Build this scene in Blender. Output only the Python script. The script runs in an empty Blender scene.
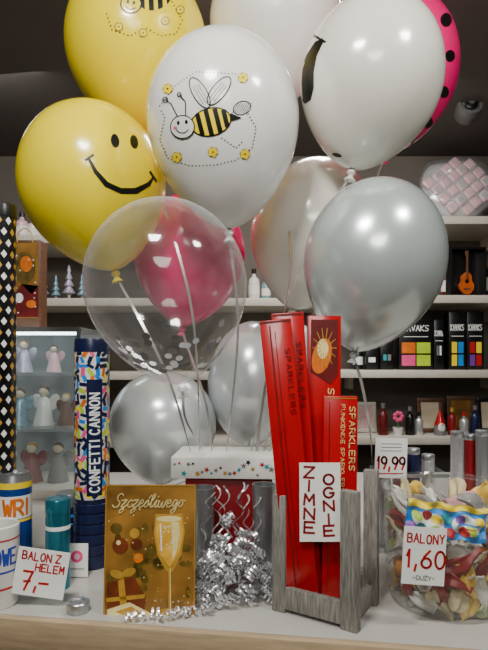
import bpy, bmesh, math, random
from mathutils import Vector, Matrix
from mathutils.bvhtree import BVHTree
random.seed(7)
S = bpy.context.scene
COL = S.collection
PI = math.pi
F = 560.0; HX = 244.0; HY = 360.0; ZC = 1.3; CT = ZC - .345

def P(px, py, Y): return Vector(((px-HX)/F*Y, Y, ZC-(py-HY)/F*Y))
def GY(py): return .345*F/(py-HY)
def R3(ang, ax): return Matrix.Rotation(ang, 3, ax)
def D(a): return math.radians(a)

# ------------------------------------------------------------------ materials
def lin(c):
    o = []
    for v in c[:3]:
        v = v/255.0
        o.append(v/12.92 if v <= .04045 else ((v+.055)/1.055)**2.4)
    return (o[0], o[1], o[2], 1)

def mat(name, col, rough=.5, metal=0, var=.08, scale=30, bump=0, coat=0, sss=0, trans=0, emit=0, stretch=None, col2=None):
    m = bpy.data.materials.new(name); m.use_nodes = True
    nt = m.node_tree; b = nt.nodes['Principled BSDF']
    c = lin(col)
    tc = nt.nodes.new('ShaderNodeTexCoord')
    nz = nt.nodes.new('ShaderNodeTexNoise'); nz.inputs['Scale'].default_value = scale; nz.inputs['Detail'].default_value = 4
    if stretch:
        mp = nt.nodes.new('ShaderNodeMapping'); mp.inputs['Scale'].default_value = stretch
        nt.links.new(tc.outputs['Object'], mp.inputs['Vector']); nt.links.new(mp.outputs[0], nz.inputs['Vector'])
    else:
        nt.links.new(tc.outputs['Object'], nz.inputs['Vector'])
    rp = nt.nodes.new('ShaderNodeValToRGB')
    rp.color_ramp.elements[0].position = .3; rp.color_ramp.elements[1].position = .7
    if col2: e1 = lin(col2)
    else: e1 = tuple(x*(1-var*2) for x in c[:3])+(1,)
    rp.color_ramp.elements[0].color = e1; rp.color_ramp.elements[1].color = c
    nt.links.new(nz.outputs[0], rp.inputs[0]); nt.links.new(rp.outputs[0], b.inputs['Base Color'])
    b.inputs['Roughness'].default_value = rough; b.inputs['Metallic'].default_value = metal
    b.inputs['Coat Weight'].default_value = coat; b.inputs['Coat Roughness'].default_value = .06
    b.inputs['Transmission Weight'].default_value = trans
    if sss:
        b.inputs['Subsurface Weight'].default_value = sss; b.inputs['Subsurface Radius'].default_value = (.03, .03, .03)
    if emit:
        nt.links.new(rp.outputs[0], b.inputs['Emission Color']); b.inputs['Emission Strength'].default_value = emit
    if bump:
        bp = nt.nodes.new('ShaderNodeBump'); bp.inputs['Strength'].default_value = bump; bp.inputs['Distance'].default_value = .004
        nt.links.new(nz.outputs[0], bp.inputs['Height']); nt.links.new(bp.outputs[0], b.inputs['Normal'])
    return m

def clearmat(name, col, haze=.05, rim=.35, refl=.25, rough=.04, power=3.0, base=.03, hz=.85):
    # thin clear film: more haze and gloss towards grazing angles
    m = bpy.data.materials.new(name); m.use_nodes = True
    nt = m.node_tree; nt.nodes.clear(); N = nt.nodes.new; K = nt.links.new
    out = N('ShaderNodeOutputMaterial'); mix = N('ShaderNodeMixShader'); mix2 = N('ShaderNodeMixShader')
    tr = N('ShaderNodeBsdfTransparent'); tr.inputs[0].default_value = col
    gl = N('ShaderNodeBsdfGlossy'); gl.inputs['Roughness'].default_value = rough
    df = N('ShaderNodeBsdfDiffuse'); df.inputs[0].default_value = (hz, hz, hz, 1)
    lw = N('ShaderNodeLayerWeight'); lw.inputs[0].default_value = .5
    pw = N('ShaderNodeMath'); pw.operation = 'POWER'; pw.inputs[1].default_value = power; K(lw.outputs['Facing'], pw.inputs[0])
    nz = N('ShaderNodeTexNoise'); nz.inputs['Scale'].default_value = 8
    h0 = N('ShaderNodeMath'); h0.operation = 'MULTIPLY'; h0.inputs[1].default_value = haze*2; K(nz.outputs[0], h0.inputs[0])
    h1 = N('ShaderNodeMath'); h1.operation = 'MULTIPLY_ADD'; h1.inputs[1].default_value = rim; K(pw.outputs[0], h1.inputs[0]); K(h0.outputs[0], h1.inputs[2])
    g1 = N('ShaderNodeMath'); g1.operation = 'MULTIPLY_ADD'; g1.inputs[1].default_value = refl; g1.inputs[2].default_value = base; K(pw.outputs[0], g1.inputs[0])
    K(h1.outputs[0], mix2.inputs[0]); K(tr.outputs[0], mix2.inputs[1]); K(df.outputs[0], mix2.inputs[2])
    K(g1.outputs[0], mix.inputs[0]); K(mix2.outputs[0], mix.inputs[1]); K(gl.outputs[0], mix.inputs[2])
    K(mix.outputs[0], out.inputs[0])
    return m

M = {}
M['yellow'] = mat('yellow_latex', (250, 222, 0), .22, 0, .01, 6, coat=.3)
M['white'] = mat('white_latex', (238, 235, 230), .2, 0, .02, 6, coat=.4)
M['creamy'] = mat('creamy_latex', (236, 231, 220), .2, .04, .02, 6, coat=.4)
M['pearl'] = mat('pearl_latex', (226, 231, 234), .24, .35, .03, 6, coat=.6)
M['silver'] = mat('silver_latex', (206, 214, 214), .24, .45, .02, 6, coat=.7)
M['pink'] = mat('pink_latex', (238, 0, 112), .22, 0, .01, 6, coat=.3)
M['clear'] = clearmat('clear_latex', (.94, .94, .94, 1), .045, .5, .3, .09, 4, .05, .75)
M['plastic'] = clearmat('clear_plastic', (.98, .985, .985, 1), .015, .2, .25, .06)
M['glass'] = clearmat('pane_glass', (.95, .975, .98, 1), .07, .1, .4, .03, 3, .06)
M['black'] = mat('black_print', (12, 11, 11), .4, 0, .1)
M['ink_white'] = mat('white_print', (240, 240, 238), .5, 0, .02)
M['ink_yellow'] = mat('yellow_print', (255, 222, 20), .4, 0, .03)
M['ink_grey'] = mat('grey_print', (120, 118, 118), .5, 0, .03)
M['ink_red'] = mat('red_ink', (190, 10, 18), .5, 0, .1, 200)
M['ink_dark'] = mat('dark_red_ink', (140, 10, 22), .5, 0, .1, 200)
M['ink_blue'] = mat('blue_ink', (30, 66, 170), .5, 0, .1, 200)
M['foil'] = mat('silver_foil', (226, 226, 230), .24, .7, .06, 90)
M['discfoil'] = mat('confetti_foil', (165, 165, 170), .32, .5, .06, 90)
M['paper'] = mat('white_card', (240, 238, 232), .7, 0, .03, 60)
M['laminate'] = mat('counter_laminate', (190, 186, 180), .22, 0, .04, 12)
M['lightwood'] = mat('light_wood', (190, 164, 130), .45, 0, .12, 14, stretch=(1, 8, 12), bump=.1)
M['greywood'] = mat('grey_wood', (154, 149, 142), .7, 0, .2, 30, stretch=(14, 14, 1.5), bump=.4, col2=(100, 96, 90))
M['red'] = mat('red_carton', (186, 0, 16), .25, 0, .1, 18, coat=.3)
M['darkred'] = mat('dark_red_carton', (140, 4, 18), .4, 0, .15, 18)
M['gold'] = mat('gold_print', (216, 164, 62), .35, .2, .15, 80)
M['orange'] = mat('orange_print', (240, 120, 20), .4, 0, .2, 60)
M['navy'] = mat('navy_plastic', (22, 30, 68), .3, 0, .1, 40)
M['teal'] = mat('teal_foil', (52, 138, 160), .2, .65, .1, 40)
M['tealink'] = mat('teal_print', (30, 160, 170), .4)
M['lime'] = mat('lime_print', (180, 215, 40), .4)
M['violet'] = mat('violet_print', (120, 60, 160), .4)
M['rose'] = mat('rose_print', (240, 80, 140), .4)
M['sky'] = mat('sky_print', (40, 140, 225), .3, 0, .1)
M['shelf'] = mat('shelf_board', (204, 197, 184), .45, 0, .05, 20)
M['wall'] = mat('wall_paint', (108, 101, 94), .8, 0, .05, 5)
M['ceil'] = mat('ceiling_paint', (96, 90, 87), .85, 0, .05, 3)
M['floorm'] = mat('floor_tile', (120, 110, 100), .4, 0, .1, 4)
M['blackbox'] = mat('black_carton', (16, 16, 18), .3, 0, .1, 20)
M['guitarwood'] = mat('guitar_wood', (205, 95, 30), .25, 0, .2, 20, coat=.4)
M['brown'] = mat('brown_wood', (104, 66, 40), .5, 0, .2, 20, stretch=(1, 1, 12))
M['porcelain'] = mat('porcelain', (232, 228, 222), .2, 0, .03, 20, coat=.3)
M['caseback'] = mat('case_back_panel', (160, 174, 180), .5, 0, .15, 9)
M['lilac'] = mat('lilac_glitter', (196, 190, 214), .35, .3, .2, 120)
M['aqua'] = mat('aqua_glitter', (140, 180, 200), .35, .3, .2, 120)
M['steel'] = mat('steel', (180, 182, 185), .3, .8, .05, 20)
M['led'] = mat('led_strip', (235, 248, 255), .5, 0, 0, 5, emit=9)
M['amber'] = mat('card_photo', (176, 126, 54), .3, 0, .3, 16, col2=(100, 70, 30), coat=.4)
M['olive'] = mat('olive_print', (122, 98, 40), .35, 0, .3, 50)
M['champ'] = mat('champagne_print', (238, 190, 76), .3, 0, .2, 90, col2=(212, 152, 46))
M['champlight'] = mat('champagne_glow', (250, 228, 156), .35, 0, .1, 60)
M['maroon'] = mat('maroon_print', (112, 20, 20), .4, 0, .25, 30)
M['russet'] = mat('russet_print', (132, 62, 30), .4, 0, .3, 40)
M['palepink'] = mat('pale_pink', (236, 190, 196), .3, 0, .1, 40, coat=.4)
M['wrapwhite'] = mat('shiny_wrap', (222, 220, 226), .2, .35, .1, 40, coat=.6)
M['cream'] = mat('cream', (235, 220, 190), .5)
M['camwhite'] = mat('camera_housing', (96, 94, 93), .4)
M['canblue'] = mat('can_blue', (30, 70, 150), .3, .2)
M['ribgrey'] = mat('ribbon_silver', (206, 203, 202), .25, .6, .1, 60)
M['green'] = mat('green_print', (60, 150, 60), .4)

# ------------------------------------------------------------------ object helpers
ROOT = {}
def thing(name, label, cat, loc, group=None):
    o = bpy.data.objects.new(name, None); COL.objects.link(o)
    o.empty_display_size = .02
    o.location = loc; o['label'] = label; o['category'] = cat
    if group: o['group'] = group
    ROOT[o.name] = Vector(loc)
    return o

def finish(me, mats, ang=40):
    for m in (mats if isinstance(mats, (list, tuple)) else [mats]): me.materials.append(m)
    for p in me.polygons: p.use_smooth = True
    try: me.set_sharp_from_angle(angle=D(ang))
    except Exception: pass

def part(name, bm, mats, parent, label=None, recalc=True):
    if recalc: bmesh.ops.recalc_face_normals(bm, faces=bm.faces[:])
    r = parent
    while r.parent: r = r.parent
    L = ROOT[r.name]
    for v in bm.verts: v.co -= L
    me = bpy.data.meshes.new(name); bm.to_mesh(me); bm.free()
    finish(me, mats)
    o = bpy.data.objects.new(name, me); COL.objects.link(o); o.parent = parent
    if label: o['label'] = label
    return o

def solo(name, bm, mats, label=None, cat=None, loc=(0, 0, 0), group=None, kind=None):
    bmesh.ops.recalc_face_normals(bm, faces=bm.faces[:])
    L = Vector(loc)
    for v in bm.verts: v.co -= L
    me = bpy.data.meshes.new(name); bm.to_mesh(me); bm.free()
    finish(me, mats)
    o = bpy.data.objects.new(name, me); COL.objects.link(o); o.location = L
    if label: o['label'] = label
    if cat: o['category'] = cat
    if group: o['group'] = group
    if kind: o['kind'] = kind
    ROOT[o.name] = L
    return o

NB = bmesh.new
def obox(bm, c, size, Mx=None, bev=0, mi=0):
    vs = bmesh.ops.create_cube(bm, size=1)['verts']
    T = Matrix.Translation(Vector(c)) @ (Mx.to_4x4() if Mx else Matrix.Identity(4)) @ Matrix.Diagonal((size[0], size[1], size[2], 1))
    fs = set(); es = set()
    for v in vs:
        v.co = T @ v.co
        fs.update(v.link_faces); es.update(v.link_edges)
    for f in fs: f.material_index = mi
    if bev: bmesh.ops.bevel(bm, geom=list(es), offset=bev, segments=2, profile=.5, affect='EDGES')
    return bm

def lathe(bm, prof, c, Mx=None, seg=32, mi=0):
    c = Vector(c); Mx = Mx or Matrix.Identity(3)
    rings = []
    for r, z in prof:
        if r < 1e-6: rings.append([bm.verts.new(c+Mx@Vector((0, 0, z)))])
        else: rings.append([bm.verts.new(c+Mx@Vector((r*math.cos(2*PI*i/seg), r*math.sin(2*PI*i/seg), z))) for i in range(seg)])
    for a, b in zip(rings, rings[1:]):
        for i in range(seg):
            j = (i+1) % seg
            if len(a) == 1 and len(b) == 1: continue
            if len(a) == 1: f = bm.faces.new((a[0], b[i], b[j]))
            elif len(b) == 1: f = bm.faces.new((a[i], b[0], a[j]))
            else: f = bm.faces.new((a[i], b[i], b[j], a[j]))
            f.material_index = mi
    return bm

def tube(bm, pts, r, seg=6, mi=0):
    pts = [Vector(p) for p in pts]; prev = None; rings = []
    for i, p in enumerate(pts):
        t = (pts[min(i+1, len(pts)-1)]-pts[max(i-1, 0)]).normalized()
        up = Vector((0, 0, 1)) if abs(t.z) < .9 else Vector((1, 0, 0))
        a = t.cross(up).normalized(); b = t.cross(a)
        if prev and a.dot(prev) < 0: a = -a; b = -b
        prev = a
        rings.append([bm.verts.new(p+(a*math.cos(2*PI*k/seg)+b*math.sin(2*PI*k/seg))*r) for k in range(seg)])
    for a, b in zip(rings, rings[1:]):
        for k in range(seg):
            bm.faces.new((a[k], a[(k+1) % seg], b[(k+1) % seg], b[k])).material_index = mi
    bm.faces.new(rings[0]).material_index = mi; bm.faces.new(rings[-1]).material_index = mi
    return bm

def strip(bm, pts, w, side=None, mi=0, twist=0):
    pts = [Vector(p) for p in pts]; pr = None
    for i, p in enumerate(pts):
        t = (pts[min(i+1, len(pts)-1)]-pts[max(i-1, 0)]).normalized()
        s = side[i] if isinstance(side, list) else (side or Vector((1, 0, 0)))
        if twist: s = Matrix.Rotation(twist*i, 3, t) @ s
        a = bm.verts.new(p-s*w/2); b = bm.verts.new(p+s*w/2)
        if pr: bm.faces.new((pr[0], pr[1], b, a)).material_index = mi
        pr = (a, b)
    return bm

def sphere(bm, c, r, sx=1, sy=1, sz=1, mi=0, u=16, v=10, Mx=None):
    vs = bmesh.ops.create_uvsphere(bm, u_segments=u, v_segments=v, radius=r)['verts']
    for q in vs:
        k = Vector((q.co.x*sx, q.co.y*sy, q.co.z*sz))
        if Mx: k = Mx @ k
        q.co = k+Vector(c)
        for f in q.link_faces: f.material_index = mi
    return bm

def prism(bm, pts2, z0, z1, mi=0):
    a = [bm.verts.new((x, y, z0)) for x, y in pts2]; b = [bm.verts.new((x, y, z1)) for x, y in pts2]
    n = len(a)
    bm.faces.new(a).material_index = mi; bm.faces.new(b).material_index = mi
    for i in range(n): bm.faces.new((a[i], a[(i+1) % n], b[(i+1) % n], b[i])).material_index = mi
    return bm

def smooth2(pts, k=5):
    out = []; n = len(pts)
    for i in range(n-1):
        p0, p1, p2, p3 = pts[max(i-1, 0)], pts[i], pts[i+1], pts[min(i+2, n-1)]
        for s in range(k):
            u = s/k
            out.append(tuple(.5*((2*p1[j])+(p2[j]-p0[j])*u+(2*p0[j]-5*p1[j]+4*p2[j]-p3[j])*u*u+(3*p1[j]-p0[j]-3*p2[j]+p3[j])*u**3) for j in (0, 1)))
    out.append(tuple(pts[-1])); return out

# ------------------------------------------------------------------ printing on surfaces
def arc(cx, cy, rx, ry, a0, a1, n=10):
    return [(cx+rx*math.cos(D(a0+(a1-a0)*i/n)), cy+ry*math.sin(D(a0+(a1-a0)*i/n))) for i in range(n+1)]
G = {
 'Z': [[(0, 0), (1, 0), (0, 1), (1, 1)]], 'I': [[(.5, 0), (.5, 1)]], 'M': [[(0, 1), (.08, 0), (.5, .65), (.92, 0), (1, 1)]],
 'N': [[(0, 1), (0, 0), (1, 1), (1, 0)]], 'E': [[(1, 0), (0, 0), (0, 1), (1, 1)], [(0, .5), (.8, .5)]],
 'O': [arc(.5, .5, .5, .5, 0, 360, 16)], '0': [arc(.5, .5, .45, .5, 0, 360, 16)],
 'G': [arc(.5, .5, .5, .5, -40, -330, 14)+[(1, .55), (.6, .55)]], 'C': [arc(.5, .5, .5, .5, -45, -315, 14)],
 'B': [[(0, 0), (0, 1)], [(0, 0)]+arc(.5, .25, .4, .25, -90, 90, 6)+[(0, .5)]+arc(.55, .75, .45, .25, -90, 90, 6)+[(0, 1)]],
 'A': [[(0, 1), (.5, 0), (1, 1)], [(.2, .62), (.8, .62)]], 'L': [[(0, 0), (0, 1), (.9, 1)]],
 'Y': [[(0, 0), (.5, .5), (1, 0)], [(.5, .5), (.5, 1)]], 'H': [[(0, 0), (0, 1)], [(1, 0), (1, 1)], [(0, .5), (1, .5)]],
 '7': [[(0, 0), (1, 0), (.35, 1)], [(.2, .55), (.85, .5)]], '1': [[(.1, .35), (.6, 0), (.6, 1)]],
 '6': [[(.8, 0), (.3, .35), (.05, .7)]+arc(.5, .72, .45, .28, 180, -180, 14)],
 '9': [arc(.5, .28, .45, .28, 0, 360, 14)+[(.9, .5), (.5, 1)]], ',': [[(.6, .85), (.3, 1.2)]], '-': [[(.1, .5), (.9, .5)]],
 'D': [[(0, 0), (0, 1)], [(0, 0)]+arc(.3, .5, .7, .5, -90, 90, 8)+[(0, 1)]], 'U': [[(0, 0)]+arc(.5, .6, .5, .4, 180, 0, 8)+[(1, 0)]],
 'F': [[(1, 0), (0, 0), (0, 1)], [(0, .5), (.8, .5)]], 'T': [[(0, 0), (1, 0)], [(.5, 0), (.5, 1)]],
 'K': [[(0, 0), (0, 1)], [(1, 0), (0, .55), (1, 1)]], 'V': [[(0, 0), (.5, 1), (1, 0)]], 'W': [[(0, 0), (.25, 1), (.5, .3), (.75, 1), (1, 0)]],
 'S': [[(1, .1), (.5, 0), (.05, .2), (.2, .45), (.8, .55), (.95, .8), (.5, 1), (0, .9)]],
 'P': [[(0, 1), (0, 0)]+arc(.5, .27, .45, .27, -90, 90, 6)+[(0, .54)]], 'R': [[(0, 1), (0, 0)]+arc(.5, .27, .45, .27, -90, 90, 6)+[(0, .54)], [(.4, .54), (1, 1)]],
 '.': [[(.4, .95), (.55, 1)]], 'Ż': [[(0, 0), (1, 0), (0, 1), (1, 1)], [(.5, -.3), (.52, -.15)]],
}
SCRIPT = {   # flowing lower case, (advance, strokes)
 'S': (.95, [[(.95, .12), (.7, -.02), (.35, .12), (.4, .42), (.75, .62), (.68, .92), (.3, 1.02), (0, .85)]]),
 'z': (.7, [[(0, .5), (.55, .47), (.1, .95), (.4, 1.0), (.45, 1.3), (.15, 1.45), (.1, 1.25), (.7, .85)]]),
 'c': (.65, [[(.55, .55), (.35, .45), (.1, .7), (.25, 1), (.5, .97), (.7, .8)]]),
 'e': (.65, [[(0, .8), (.45, .65), (.38, .45), (.15, .55), (.1, .85), (.35, 1), (.7, .8)]]),
 'ę': (.65, [[(0, .8), (.45, .65), (.38, .45), (.15, .55), (.1, .85), (.35, 1), (.7, .8)], [(.35, 1), (.28, 1.15), (.42, 1.22)]]),
 'ś': (.6, [[(0, .85), (.35, .45), (.45, .8), (.3, 1), (.08, .93)], [(.3, 1), (.6, .8)], [(.4, .3), (.58, .12)]]),
 'l': (.55, [[(0, .85), (.42, .2), (.32, 0), (.17, .2), (.2, .9), (.38, 1), (.58, .82)]]),
 'i': (.48, [[(0, .82), (.2, .45), (.18, .9), (.32, 1), (.5, .8)], [(.25, .25), (.3, .17)]]),
 'w': (.95, [[(0, .5), (.08, .95), (.3, 1), (.45, .6), (.5, .95), (.7, 1), (.88, .5), (1.0, .55)]]),
 'g': (.72, [[(.58, .55), (.3, .45), (.1, .7), (.3, .97), (.6, .6), (.58, 1.2), (.35, 1.48), (.15, 1.3), (.75, .82)]]),
 'o': (.7, [[(.45, .47), (.2, .5), (.1, .8), (.32, 1), (.55, .75), (.42, .48), (.75, .55)]]),
}
class Dec:
    def __init__(s, proj, maxlen, base=.0005, step=.00025):
        s.proj = proj; s.ml = maxlen; s.V = []; s.Fc = []; s.Mi = []; s.base = base; s.step = step
    def poly(s, pts, mi, lay=None):
        lay = mi if lay is None else lay
        bm = bmesh.new()
        vs = [bm.verts.new((x, y, 0)) for x, y in pts]
        try: bm.faces.new(vs)
        except Exception: bm.free(); return
        bmesh.ops.triangulate(bm, faces=bm.faces[:])
        for _ in range(6):
            es = [e for e in bm.edges if e.calc_length() > s.ml]
            if not es: break
            bmesh.ops.subdivide_edges(bm, edges=es, cuts=1)
            bmesh.ops.triangulate(bm, faces=bm.faces[:])
        bm.verts.ensure_lookup_table()
        mp = {}
        for v in bm.verts:
            q = s.proj(v.co.x, v.co.y, s.base+lay*s.step)
            if q is not None:
                mp[v] = len(s.V); s.V.append(q)
        for f in bm.faces:
            if all(v in mp for v in f.verts):
                s.Fc.append([mp[v] for v in f.verts]); s.Mi.append(mi)
        bm.free()
    def line(s, pts, w, mi, lay=None):
        for (x0, y0), (x1, y1) in zip(pts, pts[1:]):
            dx, dy = x1-x0, y1-y0; l = math.hypot(dx, dy)
            if l < 1e-9: continue
            dx /= l; dy /= l; e = w*.35
            ax, ay, bx, by = x0-dx*e, y0-dy*e, x1+dx*e, y1+dy*e; nx, ny = -dy*w/2, dx*w/2
            s.poly([(ax+nx, ay+ny), (bx+nx, by+ny), (bx-nx, by-ny), (ax-nx, ay-ny)], mi, lay)
    def ell(s, cx, cy, rx, ry, mi, rot=0, lay=None, n=20):
        c, k = math.cos(D(rot)), math.sin(D(rot))
        s.poly([(cx+rx*math.cos(t)*c-ry*math.sin(t)*k, cy+rx*math.cos(t)*k+ry*math.sin(t)*c) for t in [2*PI*i/n for i in range(n)]], mi, lay)
    def star(s, cx, cy, r, mi, rot=0, lay=None):
        s.poly([(cx+(r if i % 2 == 0 else r*.42)*math.sin(PI*i/5+rot), cy-(r if i % 2 == 0 else r*.42)*math.cos(PI*i/5+rot)) for i in range(10)], mi, lay)
    def ring(s, cx, cy, rx, ry, w, mi, rot=0, lay=None, n=24):
        c, k = math.cos(D(rot)), math.sin(D(rot))
        s.line([(cx+rx*math.cos(t)*c-ry*math.sin(t)*k, cy+rx*math.cos(t)*k+ry*math.sin(t)*c) for t in [2*PI*i/n for i in range(n+1)]], w, mi, lay)
    def rect(s, x0, y0, x1, y1, mi, lay=None): s.poly([(x0, y0), (x1, y0), (x1, y1), (x0, y1)], mi, lay)
    def write(s, text, x, y, w, h, th, mi, gap=.35, lay=None, rot=0, jit=0):
        cx = 0; c, k = math.cos(D(rot)), math.sin(D(rot))
        for ch in text:
            if ch == ' ': cx += w*.7; continue
            ww = w*.4 if ch in ',.1I' else w
            jy = random.uniform(-jit, jit)
            for st in G.get(ch, []):
                pts = []
                for u, v in st:
                    lx, ly = cx+u*ww, v*h+jy
                    pts.append((x+lx*c-ly*k, y+lx*k+ly*c))
                s.line(pts, th, mi, lay)
            cx += ww+w*gap
        return cx
    def script(s, text, x, y, w, h, th, mi, lay, shear=.3):
        cx = 0
        for ch in text:
            adv, sts = SCRIPT[ch]
            for st in sts:
                s.line(smooth2([(x+cx+u*w+(1-v)*h*shear, y+v*h) for u, v in st], 4), th, mi, lay)
            cx += adv*w
    def build(s, name, mats, parent, label=None):
        bm = bmesh.new()
        vs = [bm.verts.new(v) for v in s.V]
        for f, m in zip(s.Fc, s.Mi):
            try: bm.faces.new([vs[i] for i in f]).material_index = m
            except Exception: pass
        return part(name, bm, mats, parent, label, recalc=False)

def flat_proj(c, Mx, w, h, th, k=1.0):
    U = Mx@Vector((1, 0, 0))*k; V = Mx@Vector((0, 0, -1))*k; N = Mx@Vector((0, -1, 0))
    return lambda u, v, off: c+U*(u-w/2)+V*(v-h/2)+N*(th/2+off)
def cyl_proj(c, R, ztop, k):
    d = Vector((-c.x, -c.y)).normalized(); r = Vector((-d.y, d.x))
    def f(u, v, off):
        ph = u*k/R
        q = (d*math.cos(ph)+r*math.sin(ph))*(R+off)
        return Vector((c.x+q.x, c.y+q.y, ztop-v*k))
    return f
def bvh_proj(bvh):
    o = Vector((0, 0, ZC))
    def f(u, v, off):
        d = (P(u, v, 1)-o).normalized()
        h, n, i, ds = bvh.ray_cast(o, d)
        if h is None: return None
        if n.dot(d) > 0: n = -n
        return h+n*off
    return f
def card(name, label, cat, px, py, Y, wp, hp, m, roll=0, back=0, yaw=0, th=.0009, group=None, partname='sheet'):
    k = Y/F; c = P(px, py, Y)
    Mx = R3(D(yaw), 'Z')@R3(D(roll), 'Y')@R3(-D(back), 'X')
    base = c+Mx@Vector((0, 0, -hp*k/2))
    t = thing(name, label, cat, base, group)
    bm = NB(); obox(bm, c, (wp*k, th, hp*k), Mx)
    part(partname, bm, m, t)
    return t, flat_proj(c, Mx, wp, hp, th, k)

# ------------------------------------------------------------------ room shell
def shell(name, c, size, m):
    bm = NB(); obox(bm, c, size); return solo(name, bm, m, loc=c, kind='structure')
BW = 2.75; CEIL = ZC+1.0
shell('floor', (0, .6, -.05), (4.4, 4.6, .1), M['floorm'])
shell('ceiling', (0, .6, CEIL+.05), (4.4, 4.6, .1), M['ceil'])
shell('wall_back', (0, BW+.05, CEIL/2), (4.4, .1, CEIL), M['wall'])
shell('wall_left', (-2.15, .6, CEIL/2), (.1, 4.6, CEIL), M['wall'])
shell('wall_right', (2.15, .6, CEIL/2), (.1, 4.6, CEIL), M['wall'])
shell('wall_front', (0, -1.65, CEIL/2), (4.4, .1, CEIL), M['wall'])

# ------------------------------------------------------------------ counter
pl = P(0, 618, GY(618)); pr = P(488, 655, GY(655))
dr = (pr-pl); dr.z = 0; dr.normalize(); nr = Vector((-dr.y, dr.x, 0))
e0 = pl-dr*.75; e1 = pr+dr*.75
ct = thing('shop_counter', 'pale laminate shop counter with light wood front edge, under all the goods', 'counter', (0, 1.1, 0))
bm = NB(); prism(bm, [(e0.x+nr.x*.012, e0.y+nr.y*.012), (e1.x+nr.x*.012, e1.y+nr.y*.012), (1.05, 1.72), (-1.1, 1.72)], CT-.04, CT)
part('countertop', bm, M['laminate'], ct)
mid = (e0+e1)/2; L = (e1-e0).length; ang = math.atan2(dr.y, dr.x)
bm = NB(); obox(bm, (mid.x+nr.x*.006, mid.y+nr.y*.006, CT-.022), (L, .013, .045), R3(ang, 'Z'), .003); part('edge_trim', bm, M['lightwood'], ct)
bm = NB(); obox(bm, (mid.x+nr.x*.05, mid.y+nr.y*.05, (CT-.04)/2), (L, .03, CT-.04), R3(ang, 'Z')); part('front_panel', bm, M['lightwood'], ct)
for sx in (-1.0, .98):
    bm = NB(); obox(bm, (sx, 1.3, (CT-.04)/2), (.04, .7, CT-.04)); part('side_panel', bm, M['lightwood'], ct)

# ------------------------------------------------------------------ wall shelves
def shelf(px0, px1, py, label, Yf=2.4):
    a = P(px0, py, Yf); b = P(px1, py, Yf)
    t = thing('wall_shelf', label, 'shelf', ((a.x+b.x)/2, BW, a.z))
    bm = NB(); obox(bm, ((a.x+b.x)/2, (Yf+BW)/2, a.z-.017), (b.x-a.x, BW-Yf, .034), None, .003); part('board', bm, M['shelf'], t)
    for q in (a.x+.1, b.x-.1):
        bm = NB(); obox(bm, (q, BW-.06, a.z-.064), (.02, .12, .06)); part('bracket', bm, M['shelf'], t)
    return a.z
zR0 = shelf(338, 540, 216, 'upper right wall shelf holding the wrapped pink and white gift')
zR1 = shelf(338, 540, 295, 'right wall shelf holding the boxed miniature guitar')
zR2 = shelf(338, 540, 370, 'right wall shelf holding black boxes with colour swatches')
zR3 = shelf(338, 540, 437, 'low right wall shelf holding brown picture frames')
zL1 = shelf(-60, 322, 298, 'long left wall shelf holding small glitter trees')
zL0 = shelf(-60, 180, 235, 'upper left wall shelf behind the smiling yellow balloon')
zL2 = shelf(-60, 322, 372, 'left wall shelf behind glass display case')
zL3 = shelf(-60, 322, 440, 'lowest left wall shelf behind glass display case')

# ------------------------------------------------------------------ balloons
def prof_r(t): return .5*math.sqrt(max(0, 1-t*t))+.5*math.cos(PI/2*t)**.8
def balloon(label, px, py, hw, Y, tilt, m, a=1.1, b=1.3, ribbon=None, name='balloon'):
    C = P(px, py, Y); R = hw/F*Y*.985
    Mx = R3(D(tilt), 'Y')
    prof = [(0, a*R)]
    for i in range(1, 17):
        z = math.cos(PI/2*i/16); prof.append((R*math.sin(PI/2*i/16), a*R*z))
    for i in range(1, 24):
        t = i/24*1.0; r = max(prof_r(t), .045); prof.append((R*r, -b*R*t))
    prof.append((.04*R, -b*R*1.0))
    knot = C+Mx@Vector((0, 0, -b*R*1.02))
    t = thing(name, label, 'balloon', knot, 'inflated balloons in the bunch')
    bm = NB(); lathe(bm, prof, C, Mx, 56)
    bmesh.ops.recalc_face_normals(bm, faces=bm.faces[:])
    bvh = BVHTree.FromBMesh(bm)
    part('skin', bm, m, t)
    bm = NB()
    lathe(bm, [(.03*R, .02*R), (.06*R, -.01*R), (.065*R, -.04*R), (.03*R, -.07*R), (.05*R, -.1*R), (.085*R, -.14*R), (.075*R, -.14*R), (0, -.11*R)], knot, Mx, 14)
    part('knot', bm, m, t)
    if ribbon:
        pts = [knot+Mx@Vector((0, 0, -.06*R))]+[P(*q) for q in ribbon]
        out = []
        n = len(pts)
        for i in range(n-1):
            p0, p1, p2, p3 = pts[max(i-1, 0)], pts[i], pts[i+1], pts[min(i+2, n-1)]
            for s in range(12):
                u = s/12
                out.append(.5*((2*p1)+(p2-p0)*u+(2*p0-5*p1+4*p2-p3)*u*u+(3*p1-p0-3*p2+p3)*u**3))
        out.append(pts[-1])
        bm = NB(); strip(bm, out, .0052, Vector((.8, .6, 0)), 0, .08)
        part('ribbon', bm, M['ribgrey'], t, recalc=False)
    return t, bvh, C, R, Mx

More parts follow.
